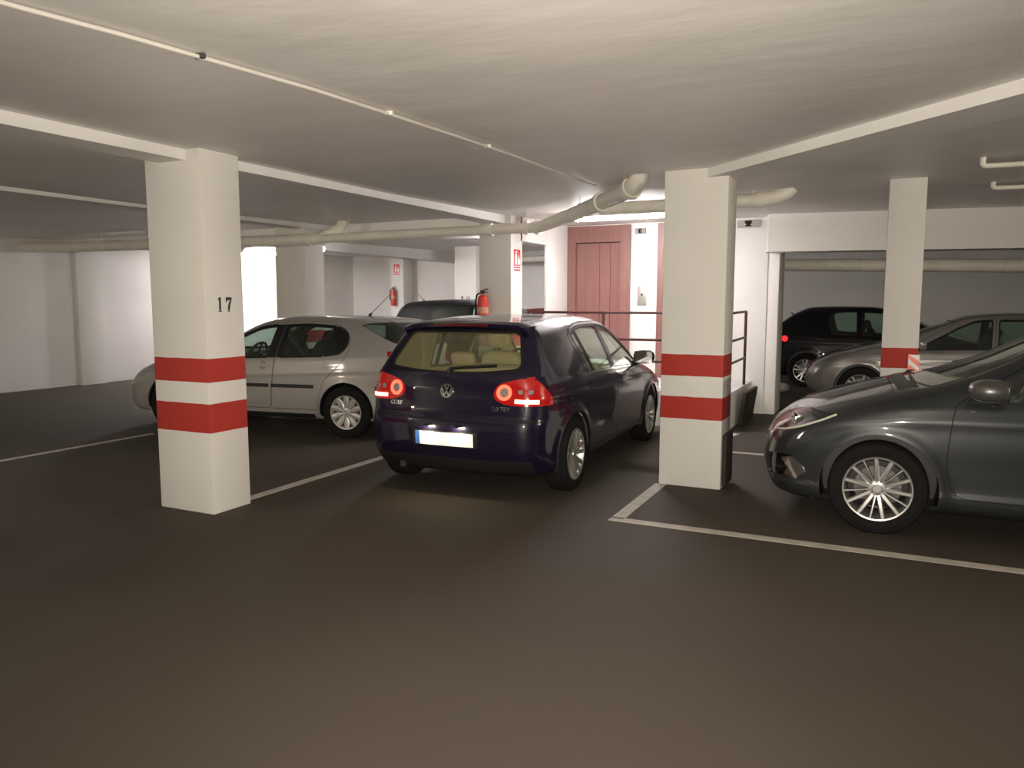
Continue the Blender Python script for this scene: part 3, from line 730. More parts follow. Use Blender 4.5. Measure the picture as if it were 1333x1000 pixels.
def generic(L=4.3, h=1.5, wb=2.62, ro=.78, w=.88, kind='hatch', res=(84, 34, 34), col=(.01, .01, .012), metal=.3, wheel=None, glass=None, bp=1.98, rs=0., qr=None, **k):
    """simpler car for the back rows: hatchback, mpv or saloon"""
    d = h-1.48; ra, fa = ro, ro+wb; q = L-4.3; hb = d*.45
    t = [(1.4, h), (1.9, h-.008), (2.28, h-.045), (2.5, h-.13), (2.85+q*.5, 1.17+hb), (3.15+q*.7, 1.03+hb*.8), (3.3+q, .98+hb*.6), (3.6+q, .92+hb*.5), (3.95+q, .83+hb*.4), (4.15+q, .73), (4.3+q, .58), (4.6+q, .3)]
    if kind == 'saloon': t = [(-.3, .96), (.1, 1.0), (.45, 1.03), (.62, 1.07), (.85, 1.22), (1.1, 1.345), (1.35, h-.03), (1.7, h)] + [p for p in t if p[0] > 1.75]
    else: t = [(-.4, h-.12), (.3, h-.06), (.8, h-.02)] + t
    rr = [(.1, .2), (.22, .1), (.36, .02), (.5, 0), (.6, .006), (.72, .035), (.9, .06)]
    rr += [(1.02, .12), (1.2, .5), (1.5, 1.0)] if kind == 'saloon' else [(1.02+hb, .10+rs*.1), (1.1+hb, .16+rs*.25), (1.3+d, .33+rs*.7), (1.42+d, .42+rs), (1.6+d, .6+rs)]
    bl = [(0, 1.0+hb), (.6, 1.0+hb), (1.2, .98+hb), (2.0, .955+hb), (2.9, .92+hb), (3.3+q, .87+hb), (3.8+q, .79), (4.2+q, .66)]
    if kind == 'saloon': bl = [(0, .96), (.6, .965), (1.2, .955), (2.0, .935), (2.9, .905), (3.3+q, .86), (3.8+q, .77), (4.2+q, .64)]
    bf = pchip(bl); zt = h-.115; r0 = qr or (1.13 if kind != 'saloon' else 1.25); e = bp-1.98
    g = glass or M['glass']; z = lambda x: float(bf(x))+.012
    wx = 3.15+q*.7
    S = dict(L=L, res=res, axles=(ra, fa), arch_r=.365, track=2*w-.2, zb=.2, wheel=wheel or (.32, .205, .21, SIX, M['alloy']),
        paint=paint('car_paint', col, metal, .34), seats=(2.3, 1.42), wind=3.2+q*.8, xw=2.4, head=1.14+hb, mirror=(2.8+q*.4, .96+hb), bpost=bp+.02,
        top=t, rear=rr, front=[(.1, L-.2), (.2, L-.09), (.35, L-.014), (.5, L), (.62, L-.03), (.72, L-.12), (.85, L-.32), (1.0, L-.7)],
        plan=[(-.1, w-.09), (.15, w-.045), (.5, w-.012), (1, w-.001), (2, w), (fa-.1, w-.001), (fa+.35, w-.02), (L-.2, w-.06), (L+.1, w-.13)],
        belt=bl, sec=[(-.2, .06), (0, .045), (.12, .02), (.35, .004), (.6, 0), (.8, .006), (.93, .022), (1, .045)], tumble=(.38, .15), crease=(.16, .006, .03), cr=.13,
        handles=[(2.14+e, .86+hb), (1.2+e*.5, .88+hb)],
        ops=[
            ('panel', 'side', rounded([(1.985+e, .30), (2.97+q*.5, .30), (3.02+q*.5, .55), (2.98+q*.5, .93+hb), (2.4, h-.13), (2.25, h-.08), (1.955+e, h-.07)], .03), 'front_door'),
            ('panel', 'side', rounded([(1.18, .30), (1.975+e, .30), (1.945+e, h-.07), (1.5, h-.07), (1.2, h-.11), (r0-.1, h-.2), (1.13, .95+hb), (1.04, .72), (1.12, .55)], .03), 'rear_door'),
            ('glass', 'side', rounded([(2.02+e, z(2.02)), (2.84+q*.4, z(2.84)), (2.37, h-.21), (2.2, h-.135), (2.0+e, zt)], .025), 'side_window', dict(src='front_door', parent='front_door', mat=g)),
            ('glass', 'side', rounded([(r0+.1, z(1.3)), (1.915+e, z(1.9)), (1.90+e, zt), (1.5, zt), (1.3, zt-.025), (r0+.03, zt-.09)], [.05, .02, .03, .08, .04, .03]), 'back_window', dict(src='rear_door', parent='rear_door', name='side_window', mat=g)),
            ('part', 'rear2', rounded([(.48, .82), (.95, .80), (.95, .97), (.52, .95)], [.04, 0, 0, .04]), 'tail_light', dict(lim=-.3, xr=(-.1, .5), mat=M['red_lens'], out=.006)),
            ('trim', 'side', [(.22, .60), (.8, .60), (.8, 1.2), (.30, 1.2)], 'tail_light', dict(lim=-1)),
            ('panel', 'top', rounded([(3.32+q, -.66), (L-.25, -.58), (L-.25, .58), (3.32+q, .66)], .06), 'bonnet', dict(lim=.3)),
            ('glass', 'top', rounded([(2.45, -.52), (wx-.1, -.66), (wx, -.3), (wx+.02, 0), (wx, .3), (wx-.1, .66), (2.45, .52), (2.5, .25), (2.51, 0), (2.5, -.25)], .03), 'windscreen', dict(lim=.2)),
            ('part', 'front2', rounded([(.45, .60), (.9, .62), (.9, .77), (.50, .72)], .04), 'headlight', dict(mat=M['clear_lens'], lim=.1, out=.004)),
            ('trim', 'side', [(L-1.4, .4), (L-.42, .4), (L-.30, .66), (L-.55, .9), (L-1.4, .9)], 'headlight', dict(lim=-1)),
        ])
    if kind == 'saloon':
        S['ops'].append(('glass', 'top', rounded([(.66, -.58), (1.15, -.50), (1.12, 0), (1.15, .50), (.66, .58), (.62, 0)], .03), 'rear_window', dict(lim=.2, mat=g)))
    else:
        S['ops'].append(('glass', 'rear', rounded([(-.58, 1.08+hb), (.58, 1.08+hb), (.50, h-.14), (-.50, h-.14)], .06), 'rear_window', dict(lim=.1, mat=g)))
        if 'low' in k: pass
    S.update({a: b for a, b in k.items() if a not in ('low',)})
    return S
# ------------------------------------------------------------------ garage shell
white = noisy('white_wall_paint', (.80, .785, .76), (.75, .735, .71), 1.2, .75, .25, 30, bdist=.006)
ceil_m = noisy('ceiling_paint', (.80, .775, .74), (.74, .715, .68), .9, .5, .22, 2.6, bdist=.03, stretch=(1, 1.7, 1))
floor_m = noisy('dark_floor', (.056, .043, .030), (.043, .033, .023), .55, .85, .12, 160, bdist=.004, r2=.75)
line_m = noisy('line_paint', (.52, .48, .42), (.40, .37, .33), 9, .7, 0)
pipe_m = noisy('painted_pipe', (.80, .77, .68), (.72, .69, .60), 5, .5, .15, 25, bdist=.004)
rail_m = mat('dark_red_rail', (.05, .012, .012), .45)
wood = noisy('lift_veneer', (.235, .112, .098), (.20, .095, .082), 3, .38, 0, stretch=(9, 9, .35))
board_m = noisy('dark_rubber', (.035, .024, .018), (.025, .018, .014), 8, .8, .2, 40)
steel = mat('brushed_steel', (.55, .54, .5), .35, .9)
red_p = mat('sign_red', (.62, .03, .03), .4); white_p = mat('sign_white', (.85, .84, .82), .4)
black_p = mat('stencil_black', (.015, .013, .012), .7)
CZ = lambda y: 2.70 + max(0, y-6.5)*.0165          # the slab rises slightly towards the back
X0, X1, Y0, Y1 = -14.0, 8.5, -6.0, 18.2
def box(name, lo, hi, m, bev=.004, parent=None):
    c = [(a+b)/2 for a, b in zip(lo, hi)]; d = [b-a for a, b in zip(lo, hi)]
    return MB().box((0, 0, 0), d, bev).build(name, m, parent, 30, loc=c)
def quad_grid(name, xs, ys, zf, m, th, flip=False):
    V = [(x, y, zf(y)) for y in ys for x in xs] + [(x, y, zf(y)+th) for y in ys for x in xs]; n = len(xs); k = n*len(ys); F = []
    for j in range(len(ys)-1):
        for i in range(n-1):
            a = j*n+i; F += [(a, a+1, a+n+1, a+n), (k+a, k+a+n, k+a+n+1, k+a+1)]
    ring = [i for i in range(n)] + [j*n+n-1 for j in range(1, len(ys))] + [(len(ys)-1)*n+i for i in range(n-2, -1, -1)] + [j*n for j in range(len(ys)-2, 0, -1)]
    for a, b in zip(ring, ring[1:]+ring[:1]): F.append((a, b, k+b, k+a))
    return mesh_fix(name, V, F, m, None, 10)
struct(quad_grid('floor', [X0, X1], [Y0, Y1], lambda y: -.1, floor_m, .1))
struct(quad_grid('ceiling', [X0, X1], [Y0, 6.5, Y1], CZ, ceil_m, .15))
struct(box('wall_left', (X0-.2, Y0, 0), (X0, Y1, 3.1), white)); struct(box('wall_right', (X1, Y0, 0), (X1+.2, Y1, 3.1), white))
struct(box('wall_back', (X0-.2, Y1, 0), (X1+.2, Y1+.2, 3.1), white)); struct(box('wall_front', (X0-.2, Y0-.2, 0), (X1+.2, Y0, 3.1), white))
struct(box('trim_1', (X0, 9.60, 0), (X0+.12, 10.14, CZ(10)), white))            # pilaster
struct(box('trim_2', (-14, 9.36, 2.60), (-5.03, 9.60, CZ(9.4)+.02), white))     # beam between the far pillars
def beam(name, a, b, w, z0, z1):
    a, b = Vector((*a, 0)), Vector((*b, 0)); d = (b-a).normalized(); n = Vector((-d.y, d.x, 0))*w
    P = [a, b, b+n, a+n]; g = MB(); g.loft([[p+Vector((0, 0, z0(p.y))) for p in P], [p+Vector((0, 0, z1(p.y))) for p in P]])
    return struct(g.build(name, white, None, 20))
up = lambda y: CZ(y)+.02
beam('trim_3', (-4.64, -6), (-4.64, 9.3), .28, lambda y: CZ(y)-.105, up)
beam('trim_4', (-7.66, -6), (-7.66, 9.36), .3, lambda y: CZ(y)-.075, up)
beam('trim_5', (-10.1, 9.6), (-10.1, 18.2), .4, lambda y: 2.62, up)
beam('trim_6', (4.6, .66), (-1.46, 6.62), -.45, lambda y: CZ(y)-.075, up)
beam('trim_7', (-1.50, 10.95), (3.4, 12.0), .35, lambda y: 2.275, up)
beam('trim_8', (-4.55, 9.6), (-4.55, 11.4), .2, lambda y: 2.43, up)
# ------------------------------------------------------------------ pillars
def banded(name, b):
    m = noisy(name, (.73, .71, .67), (.69, .67, .63), 1.5, .72, .3, 26, bdist=.006); nt = m.node_tree; n, l = nt.nodes, nt.links; p = n['Principled BSDF']
    old = p.inputs['Base Color'].links[0].from_socket
    tc = n.new('ShaderNodeTexCoord'); sp = n.new('ShaderNodeSeparateXYZ'); l.new(tc.outputs['Object'], sp.inputs[0])
    nz = n.new('ShaderNodeTexNoise'); nz.inputs['Scale'].default_value = 9; l.new(tc.outputs['Object'], nz.inputs['Vector'])
    wob = n.new('ShaderNodeMath'); wob.operation = 'MULTIPLY_ADD'; l.new(nz.outputs[0], wob.inputs[0]); wob.inputs[1].default_value = .008; l.new(sp.outputs[2], wob.inputs[2])
    acc = None
    for lo, hi in ((b[0], b[1]), (b[2], b[3])):
        g = n.new('ShaderNodeMath'); g.operation = 'GREATER_THAN'; l.new(wob.outputs[0], g.inputs[0]); g.inputs[1].default_value = lo
        s = n.new('ShaderNodeMath'); s.operation = 'LESS_THAN'; l.new(wob.outputs[0], s.inputs[0]); s.inputs[1].default_value = hi
        k = n.new('ShaderNodeMath'); k.operation = 'MULTIPLY'; l.new(g.outputs[0], k.inputs[0]); l.new(s.outputs[0], k.inputs[1])
        if acc is None: acc = k
        else:
            q = n.new('ShaderNodeMath'); q.operation = 'MAXIMUM'; l.new(acc.outputs[0], q.inputs[0]); l.new(k.outputs[0], q.inputs[1]); acc = q
    mx = n.new('ShaderNodeMix'); mx.data_type = 'RGBA'; l.new(acc.outputs[0], mx.inputs[0]); l.new(old, mx.inputs[6]); mx.inputs[7].default_value = (.40, .028, .018, 1)
    l.new(mx.outputs[2], p.inputs['Base Color']); return m
def pillar(label, x0, x1, y0, y1, b):
    h = CZ((y0+y1)/2)+.01; m = banded('striped_pillar', b) if b else white
    g = MB(); g.box(((0, 0, h/2)), (x1-x0, y1-y0, h), .008)
    return tag(g.build('pillar', m, None, 30, loc=((x0+x1)/2, (y0+y1)/2, 0)), label, 'pillar')
B0 = (.625, .845, 1.006, 1.184)
p17 = pillar('nearest white pillar with two red bands and a stencilled 17, left of the dark blue car', -5.07, -4.50, 4.10, 4.475, B0)
pmid = pillar('white pillar with two red bands at the painted bay corner, right of the dark blue car', -1.757, -1.222, 6.56, 6.94, (.600, .793, .972, 1.157))
pstk = pillar('white red-banded pillar with a striped reflector, behind the dark grey car', -.042, .268, 8.06, 8.42, (.600, .80, .985, 1.175))
pfar = pillar('plain looking white pillar rising behind the windows of the silver car', -8.30, -7.73, 8.92, 9.34, B0)
psgn = pillar('white pillar with a fire extinguisher sign, rising behind the dark blue car roof', -5.03, -4.55, 9.30, 9.65, B0)
p19 = pillar('brightly lit far pillar with a stencilled 19, behind the dark people carrier', -8.92, -8.36, 15.3, 15.7, B0)
pext = pillar('farthest slim pillar with a small extinguisher and sign, on the back wall', -12.36, -11.93, 17.7, 18.2, None)
def stencil(name, digits, parent, M4, size):
    """cut-out stencil numerals with slab serifs, one raised shape each"""
    D = {'1': [[(-.02, 0), (.26, 0), (.26, .07), (-.02, .07)], [(.04, .09), (.20, .09), (.20, 1), (.12, 1), (-.06, .90), (-.06, .82), (.04, .84)]],
         '7': [[(-.06, .68), (.04, .68), (.06, .80), (.46, .80), (.46, 1), (-.06, 1)], [(.30, .78), (.45, .78), (.31, .45), (.27, .09), (.10, .09), (.14, .46)], [(.07, 0), (.29, 0), (.29, .06), (.07, .06)]],
         '9': [[(.0, .55), (.1, .45), (.1, .95), (.0, .86)], [(.14, .42), (.28, .42), (.28, .49), (.14, .5)], [(.14, .92), (.28, .92), (.28, 1), (.14, 1)], [(.31, .98), (.42, .86), (.42, .35), (.3, .1), (.1, 0), (.1, .06), (.25, .18), (.31, .42)]]}
    g = MB(); x = 0
    for ch in digits:
        for poly in D[ch]: g.prism([((x+a)*size, b*size) for a, b in poly], -.001, .001, M4)
        x += .72
    return g.build(name, black_p, parent, 20)
rot_y = Matrix.Rotation(math.pi/2, 4, 'Z')        # lettering on a +X face
stencil('stencil_number', '17', p17, Matrix.Translation((.2862, 4.225-4.2875, 1.527)) @ rot_y, .108)
stencil('stencil_number', '19', p19, Matrix.Translation((-.10, -.2012, 1.54)), .19)
def sign(label, size, M4, seed=0):
    w, h = size; g = MB(); g.box((0, 0, 0), (w, .004, h), .001, M4)
    s = tag(g.build('extinguisher_sign', white_p, None, 20), label, 'sign')
    def shp(name, polys, m):
        q = MB()
        for p in polys: q.prism([(a*w, b*h) for a, b in p], -.0035, -.0022, M4)
        return q.build(name, m, s, 20)
    shp('red_panel', [[(-.46, -.25), (.46, -.25), (.46, .47), (-.46, .47)], [(-.46, -.35), (.46, -.35), (.46, -.29), (-.46, -.29)], [(-.46, -.47), (.46, -.47), (.46, -.40), (-.46, -.40)]], red_p)
    q = MB()
    body = rounded([(-.30, -.20), (-.02, -.20), (-.02, .20), (-.10, .27), (-.10, .32), (.02, .36), (.02, .39), (-.24, .39), (-.24, .33), (-.22, .27), (-.30, .20)], .03)
    fl = [(.10, -.20), (.36, -.20), (.40, -.02), (.34, .10), (.33, .0), (.27, .22), (.20, .36), (.20, .18), (.13, .06), (.08, -.06)]
    for p in (body, fl): q.prism([(a*w, b*h) for a, b in p], -.0046, -.0034, M4)
    q.build('pictogram', white_p, s, 20); return s
sign('red and white fire extinguisher sign on the pillar behind the dark blue car', (.22, .305), Matrix.Translation((-4.547, 9.475, 2.162)) @ rot_y)
sign('small red fire extinguisher sign high on the farthest slim pillar', (.21, .30), Matrix.Translation((-12.14, 17.697, 2.48)))
def extinguisher(label, x, y, z, s=1.):
    e = empty('fire_extinguisher', label, 'fire extinguisher', (x, y, z)); rm = mat('extinguisher_red', (.55, .03, .02), .3, coat=.6)
    g = MB(); Mx = Matrix.Rotation(math.pi/2, 4, 'X')
    g.lathe([(0, 0), (.06, 0), (.073, .012), (.075, .03), (.075, .36), (.065, .405), (.035, .43), (.02, .435), (.02, .45), (0, .45)], Mx, 28); g.build('cylinder', rm, e, 35)
    g = MB(); g.lathe([(.0756, .19), (.0762, .19), (.0762, .27), (.0756, .27)], Mx, 28); g.build('label_band', mat('label_tan', (.55, .28, .16), .5), e, 35)
    g = MB(); g.cyl((0, 0, .45), (0, 0, .475), .024, .022, 16); g.box((.02, 0, .50), (.12, .024, .014), .003, Matrix.Rotation(R(-16), 4, 'Y')); g.box((.02, 0, .478), (.10, .024, .012), .003, Matrix.Rotation(R(10), 4, 'Y')); g.build('valve_lever', M['plastic'], e, 30)
    g = MB(); g.tube([(-.02, -.01, .465), (-.075, -.03, .44), (-.095, -.03, .34), (-.092, -.03, .16)], [.011, .011, .011, .016], 10); g.build('hose', M['rubber'], e, 40)
    g = MB(); g.box((0, .083, .30), (.05, .012, .2), .003); g.build('wall_bracket', M['plastic'], e, 30)
extinguisher('red fire extinguisher hung on the pillar edge behind the dark blue car', -4.93, 9.212, 1.26)
extinguisher('small far fire extinguisher under the sign on the farthest slim pillar', -12.20, 17.61, 1.50)
# reflector and guard on the pillars
g = MB(); g.box((0, 0, 0), (.095, .006, .155), .002); rf = tag(g.build('reflector_plate', white_p, None, 20, loc=(.234, 8.055, 1.035)), 'red and white striped reflector on the pillar behind the dark grey car', 'reflector')
mr = mat('reflector_red', (.9, .09, .03), .3, emit=None)
g = MB()
for k in range(-1, 2):
    c = k*.118+.03; poly = [(-.0475, c+.075), (-.0475, c+.015), (.0475, c-.075), (.0475, c-.015)]
    poly = [(a, min(.0775, max(-.0775, b))) for a, b in poly]
    g.prism(poly, -.0042, -.003)
g.build('red_stripes', mr, rf, 20)
tag(box('corner_guard', (-1.222, 6.60, .03), (-1.185, 6.90, .47), board_m, .006), 'dark rubber guard low on the side of the pillar by the bay corner', 'guard')
# ------------------------------------------------------------------ floor markings
def line(label, a, b, w=.10):
    a, b = Vector((*a, 0)), Vector((*b, 0)); d = (b-a).normalized(); n = Vector((-d.y, d.x, 0))*w/2; z = Vector((0, 0, .003))
    g = MB(); P = [a-n, b-n, b+n, a+n]; g.loft([[p+z*.1 for p in P], [p+z for p in P]])
    return tag(g.build('bay_line', line_m, None, 10), label, 'floor marking')
line('pale bay line running back from the pillar marked 17 to the dark blue car', (-4.63, 4.48), (-4.63, 9.2))
line('pale bay line running from the painted corner to the foot of the pillar', (-1.735, 5.345), (-1.735, 6.56))
line('pale bay line along the floor in front of the dark grey car', (-1.785, 5.32), (5.2, 5.32))
line('pale bay line crossing the floor at the far left', (-8.0, 1.0), (-8.0, 6.4), .085)
line('short pale line behind the pillar, ahead of the dark grey car nose', (-1.44, 8.31), (2.5, 8.31), .08)
line('stub of pale line at the foot of the lift platform', (-1.69, 9.05), (-1.60, 9.52), .09)
# ------------------------------------------------------------------ lift landing
struct(box('wall_lift', (-4.57, 11.4, 0), (-1.555, 12.55, 2.9), white)); struct(box('trim_9', (-4.60, 10.52, 0), (-4.55, 11.4, 2.9), white))
def lift(label, x0, w, y=11.4, zt=2.76, zb=.47):
    e = empty('lift_door', label, 'lift door', (x0+w/2, y-.037, zb)); h = zt-zb; a = .155
    g = MB(); g.box((-w/2+a/2, -.03, h/2), (a, .06, h), .003); g.box((w/2-a/2, -.03, h/2), (a, .06, h), .003); g.box((0, -.03, (h+2.04)/2), (w-2*a, .06, h-2.04), .003); g.build('door_frame', wood, e, 20)
    q = w-2*a; xs = [(-q/2, -q/2+q*.53), (-q/2+q*.53, -q/2+q*.77), (-q/2+q*.77, q/2)]
    for k, (u, v) in enumerate(xs): MB().box(((u+v)/2, .002+k*.003, 1.02), (v-u-.007, .03, 2.03), .002).build('door_leaf', wood, e, 20)
    MB().box((0, .030, 1.02), (q+.04, .012, 2.06)).build('dark_backing', M['plastic'], e, 20)  # black sheet added behind the leaves to paint their gaps dark
    MB().box((0, .012, 2.035), (q, .05, .02)).build('door_track', M['plastic'], e, 20)
lift('brown wood lift door left of the call panel, under the tube lamp', -4.57, 1.028)
lift('brown wood lift door half hidden behind the banded pillar by the bay corner', -3.116, 1.03)
e = empty('call_panel', 'steel lift call panel on the white wall between the lift doors', 'panel', (-3.365, 11.398, 1.69))
MB().box((0, -.006, 0), (.145, .012, .29), .004).build('face_plate', steel, e, 30); g = MB(); g.cyl((0, -.012, .02), (0, -.018, .02), .016, .016, 18); g.build('call_button', M['plastic'], e, 30)
g = MB(); g.box((0, -.0125, -.09), (.10, .002, .06), .0); g.build('key_plate', M['alloy'], e, 30)
def emerg(label, x, y, z, w, h, rz=0):
    e = empty('emergency_light', label, 'emergency light', (x, y, z), rz)
    MB().box((0, -.025, 0), (w, .05, h), .008).build('housing', mat('grey_housing', (.33, .31, .29), .5), e, 30)
    MB().box((0, -.053, 0), (w*.32, .012, h*.72), .003).build('dark_window', M['gloss_black'], e, 30)
emerg('small grey emergency light above the lift call panel', -3.40, 11.4, 2.66, .16, .085)
emerg('long grey emergency light on the white wall right of the lifts', -1.83, 11.4, 2.70, .31, .105)
struct(box('trim_10', (-5.4, 9.66, 0), (-1.72, 11.4, .47), white, .01))    # raised landing
rl = empty('railing', 'dark red metal railing around the raised lift landing', 'railing', (-3.2, 9.74, .47))
def bar(name, a, b, r): o = MB().tube([a, b], r, 8); return o.build(name, rail_m, rl, 40)
for z in (.99, .64, .36):
    q = [(-1.3, 0, z), (1.46, 0, z)] if z > .9 else [(-.20, 0, z), (1.46, 0, z)]
    bar('rail', *q, .017); bar('rail', (1.46, 0, z), (1.46, 1.10, z+.01), .017)
for x, y in ((-.20, 0), (-1.3, 0), (1.46, 0), (1.46, 1.10)): bar('rail_post', (x, y, 0), (x, y, 1.0), .019)
g = MB(); g.box((0, 0, 0), (.05, .95, .43), .012, Matrix.Rotation(R(8), 4, 'Y')); tag(g.build('rubber_mat', board_m, None, 30, loc=(-1.63, 10.55, .225)), 'dark rubber mat leaning on the side of the lift landing', 'mat')
struct(box('trim_11', (-1.555, 11.42, 0), (-1.40, 12.0, 2.9), white))
# ------------------------------------------------------------------ pipes
def pipe(name, label, pts, r, n=18):
    o = MB().tube(pts, r, n).build(name, pipe_m, None, 40); return tag(o, label, 'pipe')
def collar(par, p, d, r, w=.05, m=None):
    p, d = Vector(p), Vector(d).normalized(); return MB().cyl(p-d*w/2, p+d*w/2, r, r, 20).build('pipe_collar', m or pipe_m, par, 40)
def hanger(par, p, z1, r):
    g = MB(); p = Vector(p); g.tube([p+Vector((0, (r+.006)*math.cos(a), (r+.006)*math.sin(a))) for a in np.linspace(0, 2*math.pi, 25)[:-1]], .006, 6, True)
    g.tube([p+Vector((0, 0, r)), (p.x, p.y, z1)], .006, 6); g.build('pipe_hanger', pipe_m, par, 40)
mp = pipe('drain_pipe', 'long cream drain pipe hung across the garage, from left wall to lift', [(-14.0, 8.72, 2.575), (-12.5, 8.72, 2.54), (-8.5, 8.72, 2.487), (-7.35, 8.72, 2.489), (-7.15, 8.72, 2.49), (-5.5, 8.72, 2.503), (-4.02, 8.72, 2.505), (-3.86, 8.68, 2.507), (-3.2, 8.02, 2.545), (-2.62, 7.4, 2.588), (-2.28, 7.0, 2.606), (-2.16, 6.87, 2.616), (-2.08, 6.76, 2.64), (-2.015, 6.68, 2.685), (-1.995, 6.655, 2.77)], [.088, .088, .086, .083, .062, .062, .064, .07, .074, .078, .08, .082, .082, .08, .078])
for x, r in ((-12.55, .1), (-8.75, .096), (-7.45, .1), (-4.55, .077), (-4.05, .08), (-3.9, .085)): collar(mp, (x, 8.715, 2.506 if x > -7 else 2.489 if x > -9 else 2.541), (1, 0, 0), r, .05)
collar(mp, (-2.62, 7.4, 2.588), (.65, -.72, .03), .096, .06); collar(mp, (-2.14, 6.85, 2.622), (.55, -.62, .25), .10, .05)
hanger(mp, (-6.75, 8.72, 2.492), CZ(8.7), .066); hanger(mp, (-3.0, 7.8, 2.557), CZ(7.8), .08); hanger(mp, (-7.6, 8.72, 2.489), CZ(8.7), .09); hanger(mp, (-11.9, 8.72, 2.532), CZ(8.7), .09)
g = MB(); g.tube([(-7.28, 8.72, 2.49), (-7.18, 8.78, 2.56), (-7.05, 8.88, 2.64), (-7.0, 8.92, 2.75)], [.085, .08, .075, .075], 16); g.build('pipe_branch', pipe_m, mp, 40)
p2 = pipe('drain_pipe', 'short cream pipe under the ceiling behind the pillar by the bay corner', [(-2.95, 8.3, 2.635), (-1.25, 8.3, 2.632), (-1.08, 8.3, 2.652), (-.96, 8.3, 2.70), (-.92, 8.3, 2.745)], [.066, .066, .072, .07, .068])
collar(p2, (-1.22, 8.3, 2.634), (1, 0, 0), .082, .09); hanger(p2, (-1.3, 8.3, 2.632), CZ(8.3), .068)
p3 = pipe('drain_pipe', 'cream pipe under the ceiling of the back room above the black car', [(-1.5, 13.0, 2.185), (1.7, 13.0, 2.11), (4.5, 13.0, 2.05)], .095)
for x in (-.6, 1.5): collar(p3, (x, 13.0, 2.165 if x < 0 else 2.115), (1, 0, 0), .105, .05); hanger(p3, (x+.2, 13.0, 2.16 if x < 0 else 2.11), 2.8, .1)
p4 = pipe('drain_pipe', 'cream pipe seen through the opening left of the lift', [(-8.3, 16.9, 2.62), (-6.4, 16.9, 2.62)], .075)
hanger(p4, (-6.8, 16.9, 2.62), CZ(16.9), .075)
pipe('conduit_pipe', 'thin white pipe stub on the ceiling at far right, nearer of two', [(.604, 7.07, 2.715), (.604, 7.07, 2.665), (.612, 7.07, 2.65), (.63, 7.07, 2.644), (2.6, 7.07, 2.625)], .021, 12)
pipe('conduit_pipe', 'thin white pipe stub on the ceiling at far right, farther of two', [(.845, 8.75, 2.74), (.845, 8.75, 2.70), (.853, 8.75, 2.685), (.87, 8.75, 2.68), (2.6, 8.75, 2.665)], .021, 12)
cd = pipe('conduit_pipe', 'thin cream cable conduit along the ceiling above the dark blue car', [(-3.15, .5, 2.682), (-2.94, 1.86, 2.682), (-2.86, 2.22, 2.682), (-2.795, 2.61, 2.682), (-2.70, 3.2, 2.682), (-2.65, 3.81, 2.682), (-2.60, 4.5, 2.682), (-2.56, 5.2, 2.682), (-2.54, 6.35, 2.682), (-2.53, 7.0, 2.694)], [.010]*10, 8); cd.data.materials[0] = noisy('conduit_paint', (.60, .57, .52), (.54, .51, .46), 5, .6, 0)
for x, y in ((-2.80, 2.58), (-2.65, 3.81), (-2.58, 4.9)): MB().box((x, y, 2.686), (.05, .022, .024), .004, Matrix.Rotation(R(10), 4, 'Z')).build('conduit_clip', M['disc'] if y < 3 else pipe_m, cd, 30)
# ------------------------------------------------------------------ lamps
def tube_lamp(label, c, L, col, es, rz=0., two=True, drop=.06):
    e = empty('tube_lamp', label, 'lamp', c, rz); m = mat('tube_glow', (.9, .9, .9), .4, emit=col, es=es)
    MB().box((0, 0, .03), (L+.06, .12 if two else .07, .05), .008).build('lamp_housing', white_p, e, 30)
    for y in ((-.035, .035) if two else (0,)): MB().cyl((-L/2, y, -.022), (L/2, y, -.022), .015, .015, 14).build('tube', m, e, 40)
    if c[2] < 2.4:
        for s in (-.5, .5): MB().cyl((s*L, 0, .05), (s*L, 0, CZ(c[1])-c[2]), .006, .006, 6).build('hanger', M['plastic'], e, 40)
    for s in (-1, 1): MB().box((s*(L/2+.015), 0, -.01), (.03, .11 if two else .06, .06), .004).build('end_cap', white_p, e, 30)
WARM = (1, .88, .70); COOL = (1, .93, .93)
tube_lamp('glaring tube lamp on the ceiling in front of the lift doors', (-3.12, 9.55, 2.685), 1.2, COOL, 300)
tube_lamp('tube lamp under the ceiling beside the bright left wall, half hidden by pillar and pipe', (-13.05, 13.6, 2.742), 1.2, COOL, 850, math.pi/2)
LAMPS = [('tube lamp hanging behind the camera to the left', (-8.9, -1.0, 2.3), 1500, 0), ('unseen tube lamp added as fill beyond the right edge of the view', (5.2, 6.2, 2.25), 480, math.pi/2)]  # the right-hand one is an added fill lamp for pillar sides and ceiling
for lab, c, es, rz in LAMPS: tube_lamp(lab, c, .6 if es > 1000 else 1.5, WARM, es, rz, two=False)
tube_lamp('tube lamp hidden behind the pillar with the extinguisher sign', (-6.6, 13.3, 2.748), .55, COOL, 800)
e = empty('globe_lamp', 'small glowing lamp under the drain pipe beside the pillar behind the silver car', 'lamp', (-8.95, 10.75, 2.52))
g = MB(); V, F = superbox((0, 0, 0), (.13, .13, .10), 2); mesh_fix('globe', V, F, mat('globe_glow', (.9, .9, .9), .4, emit=(1, .97, .92), es=420), e, 70)
MB().cyl((0, 0, .04), (0, 0, .10), .05, .055, 18).build('lamp_base', M['plastic'], e, 30); MB().cyl((0, 0, .10), (0, 0, .25), .008, .008, 8).build('lamp_stem', M['plastic'], e, 30)

g = MB(); V, F = superbox((0, 0, 0), (.30, .24, .17), 2.3, 16)
V = [v*(1+.05*math.sin(17*v.x+5*v.y)*math.cos(23*v.z+9*v.y)) for v in V]
b_ = mesh_fix('bag', V, F, noisy('pale_bag', (.50, .48, .44), (.40, .38, .35), 14, .6, .3, 30), None, 70); b_.location = (-1.66, 14.3, .088); tag(b_, 'small pale bag lying on the floor by the rear wheel of the black hatchback', 'bag')
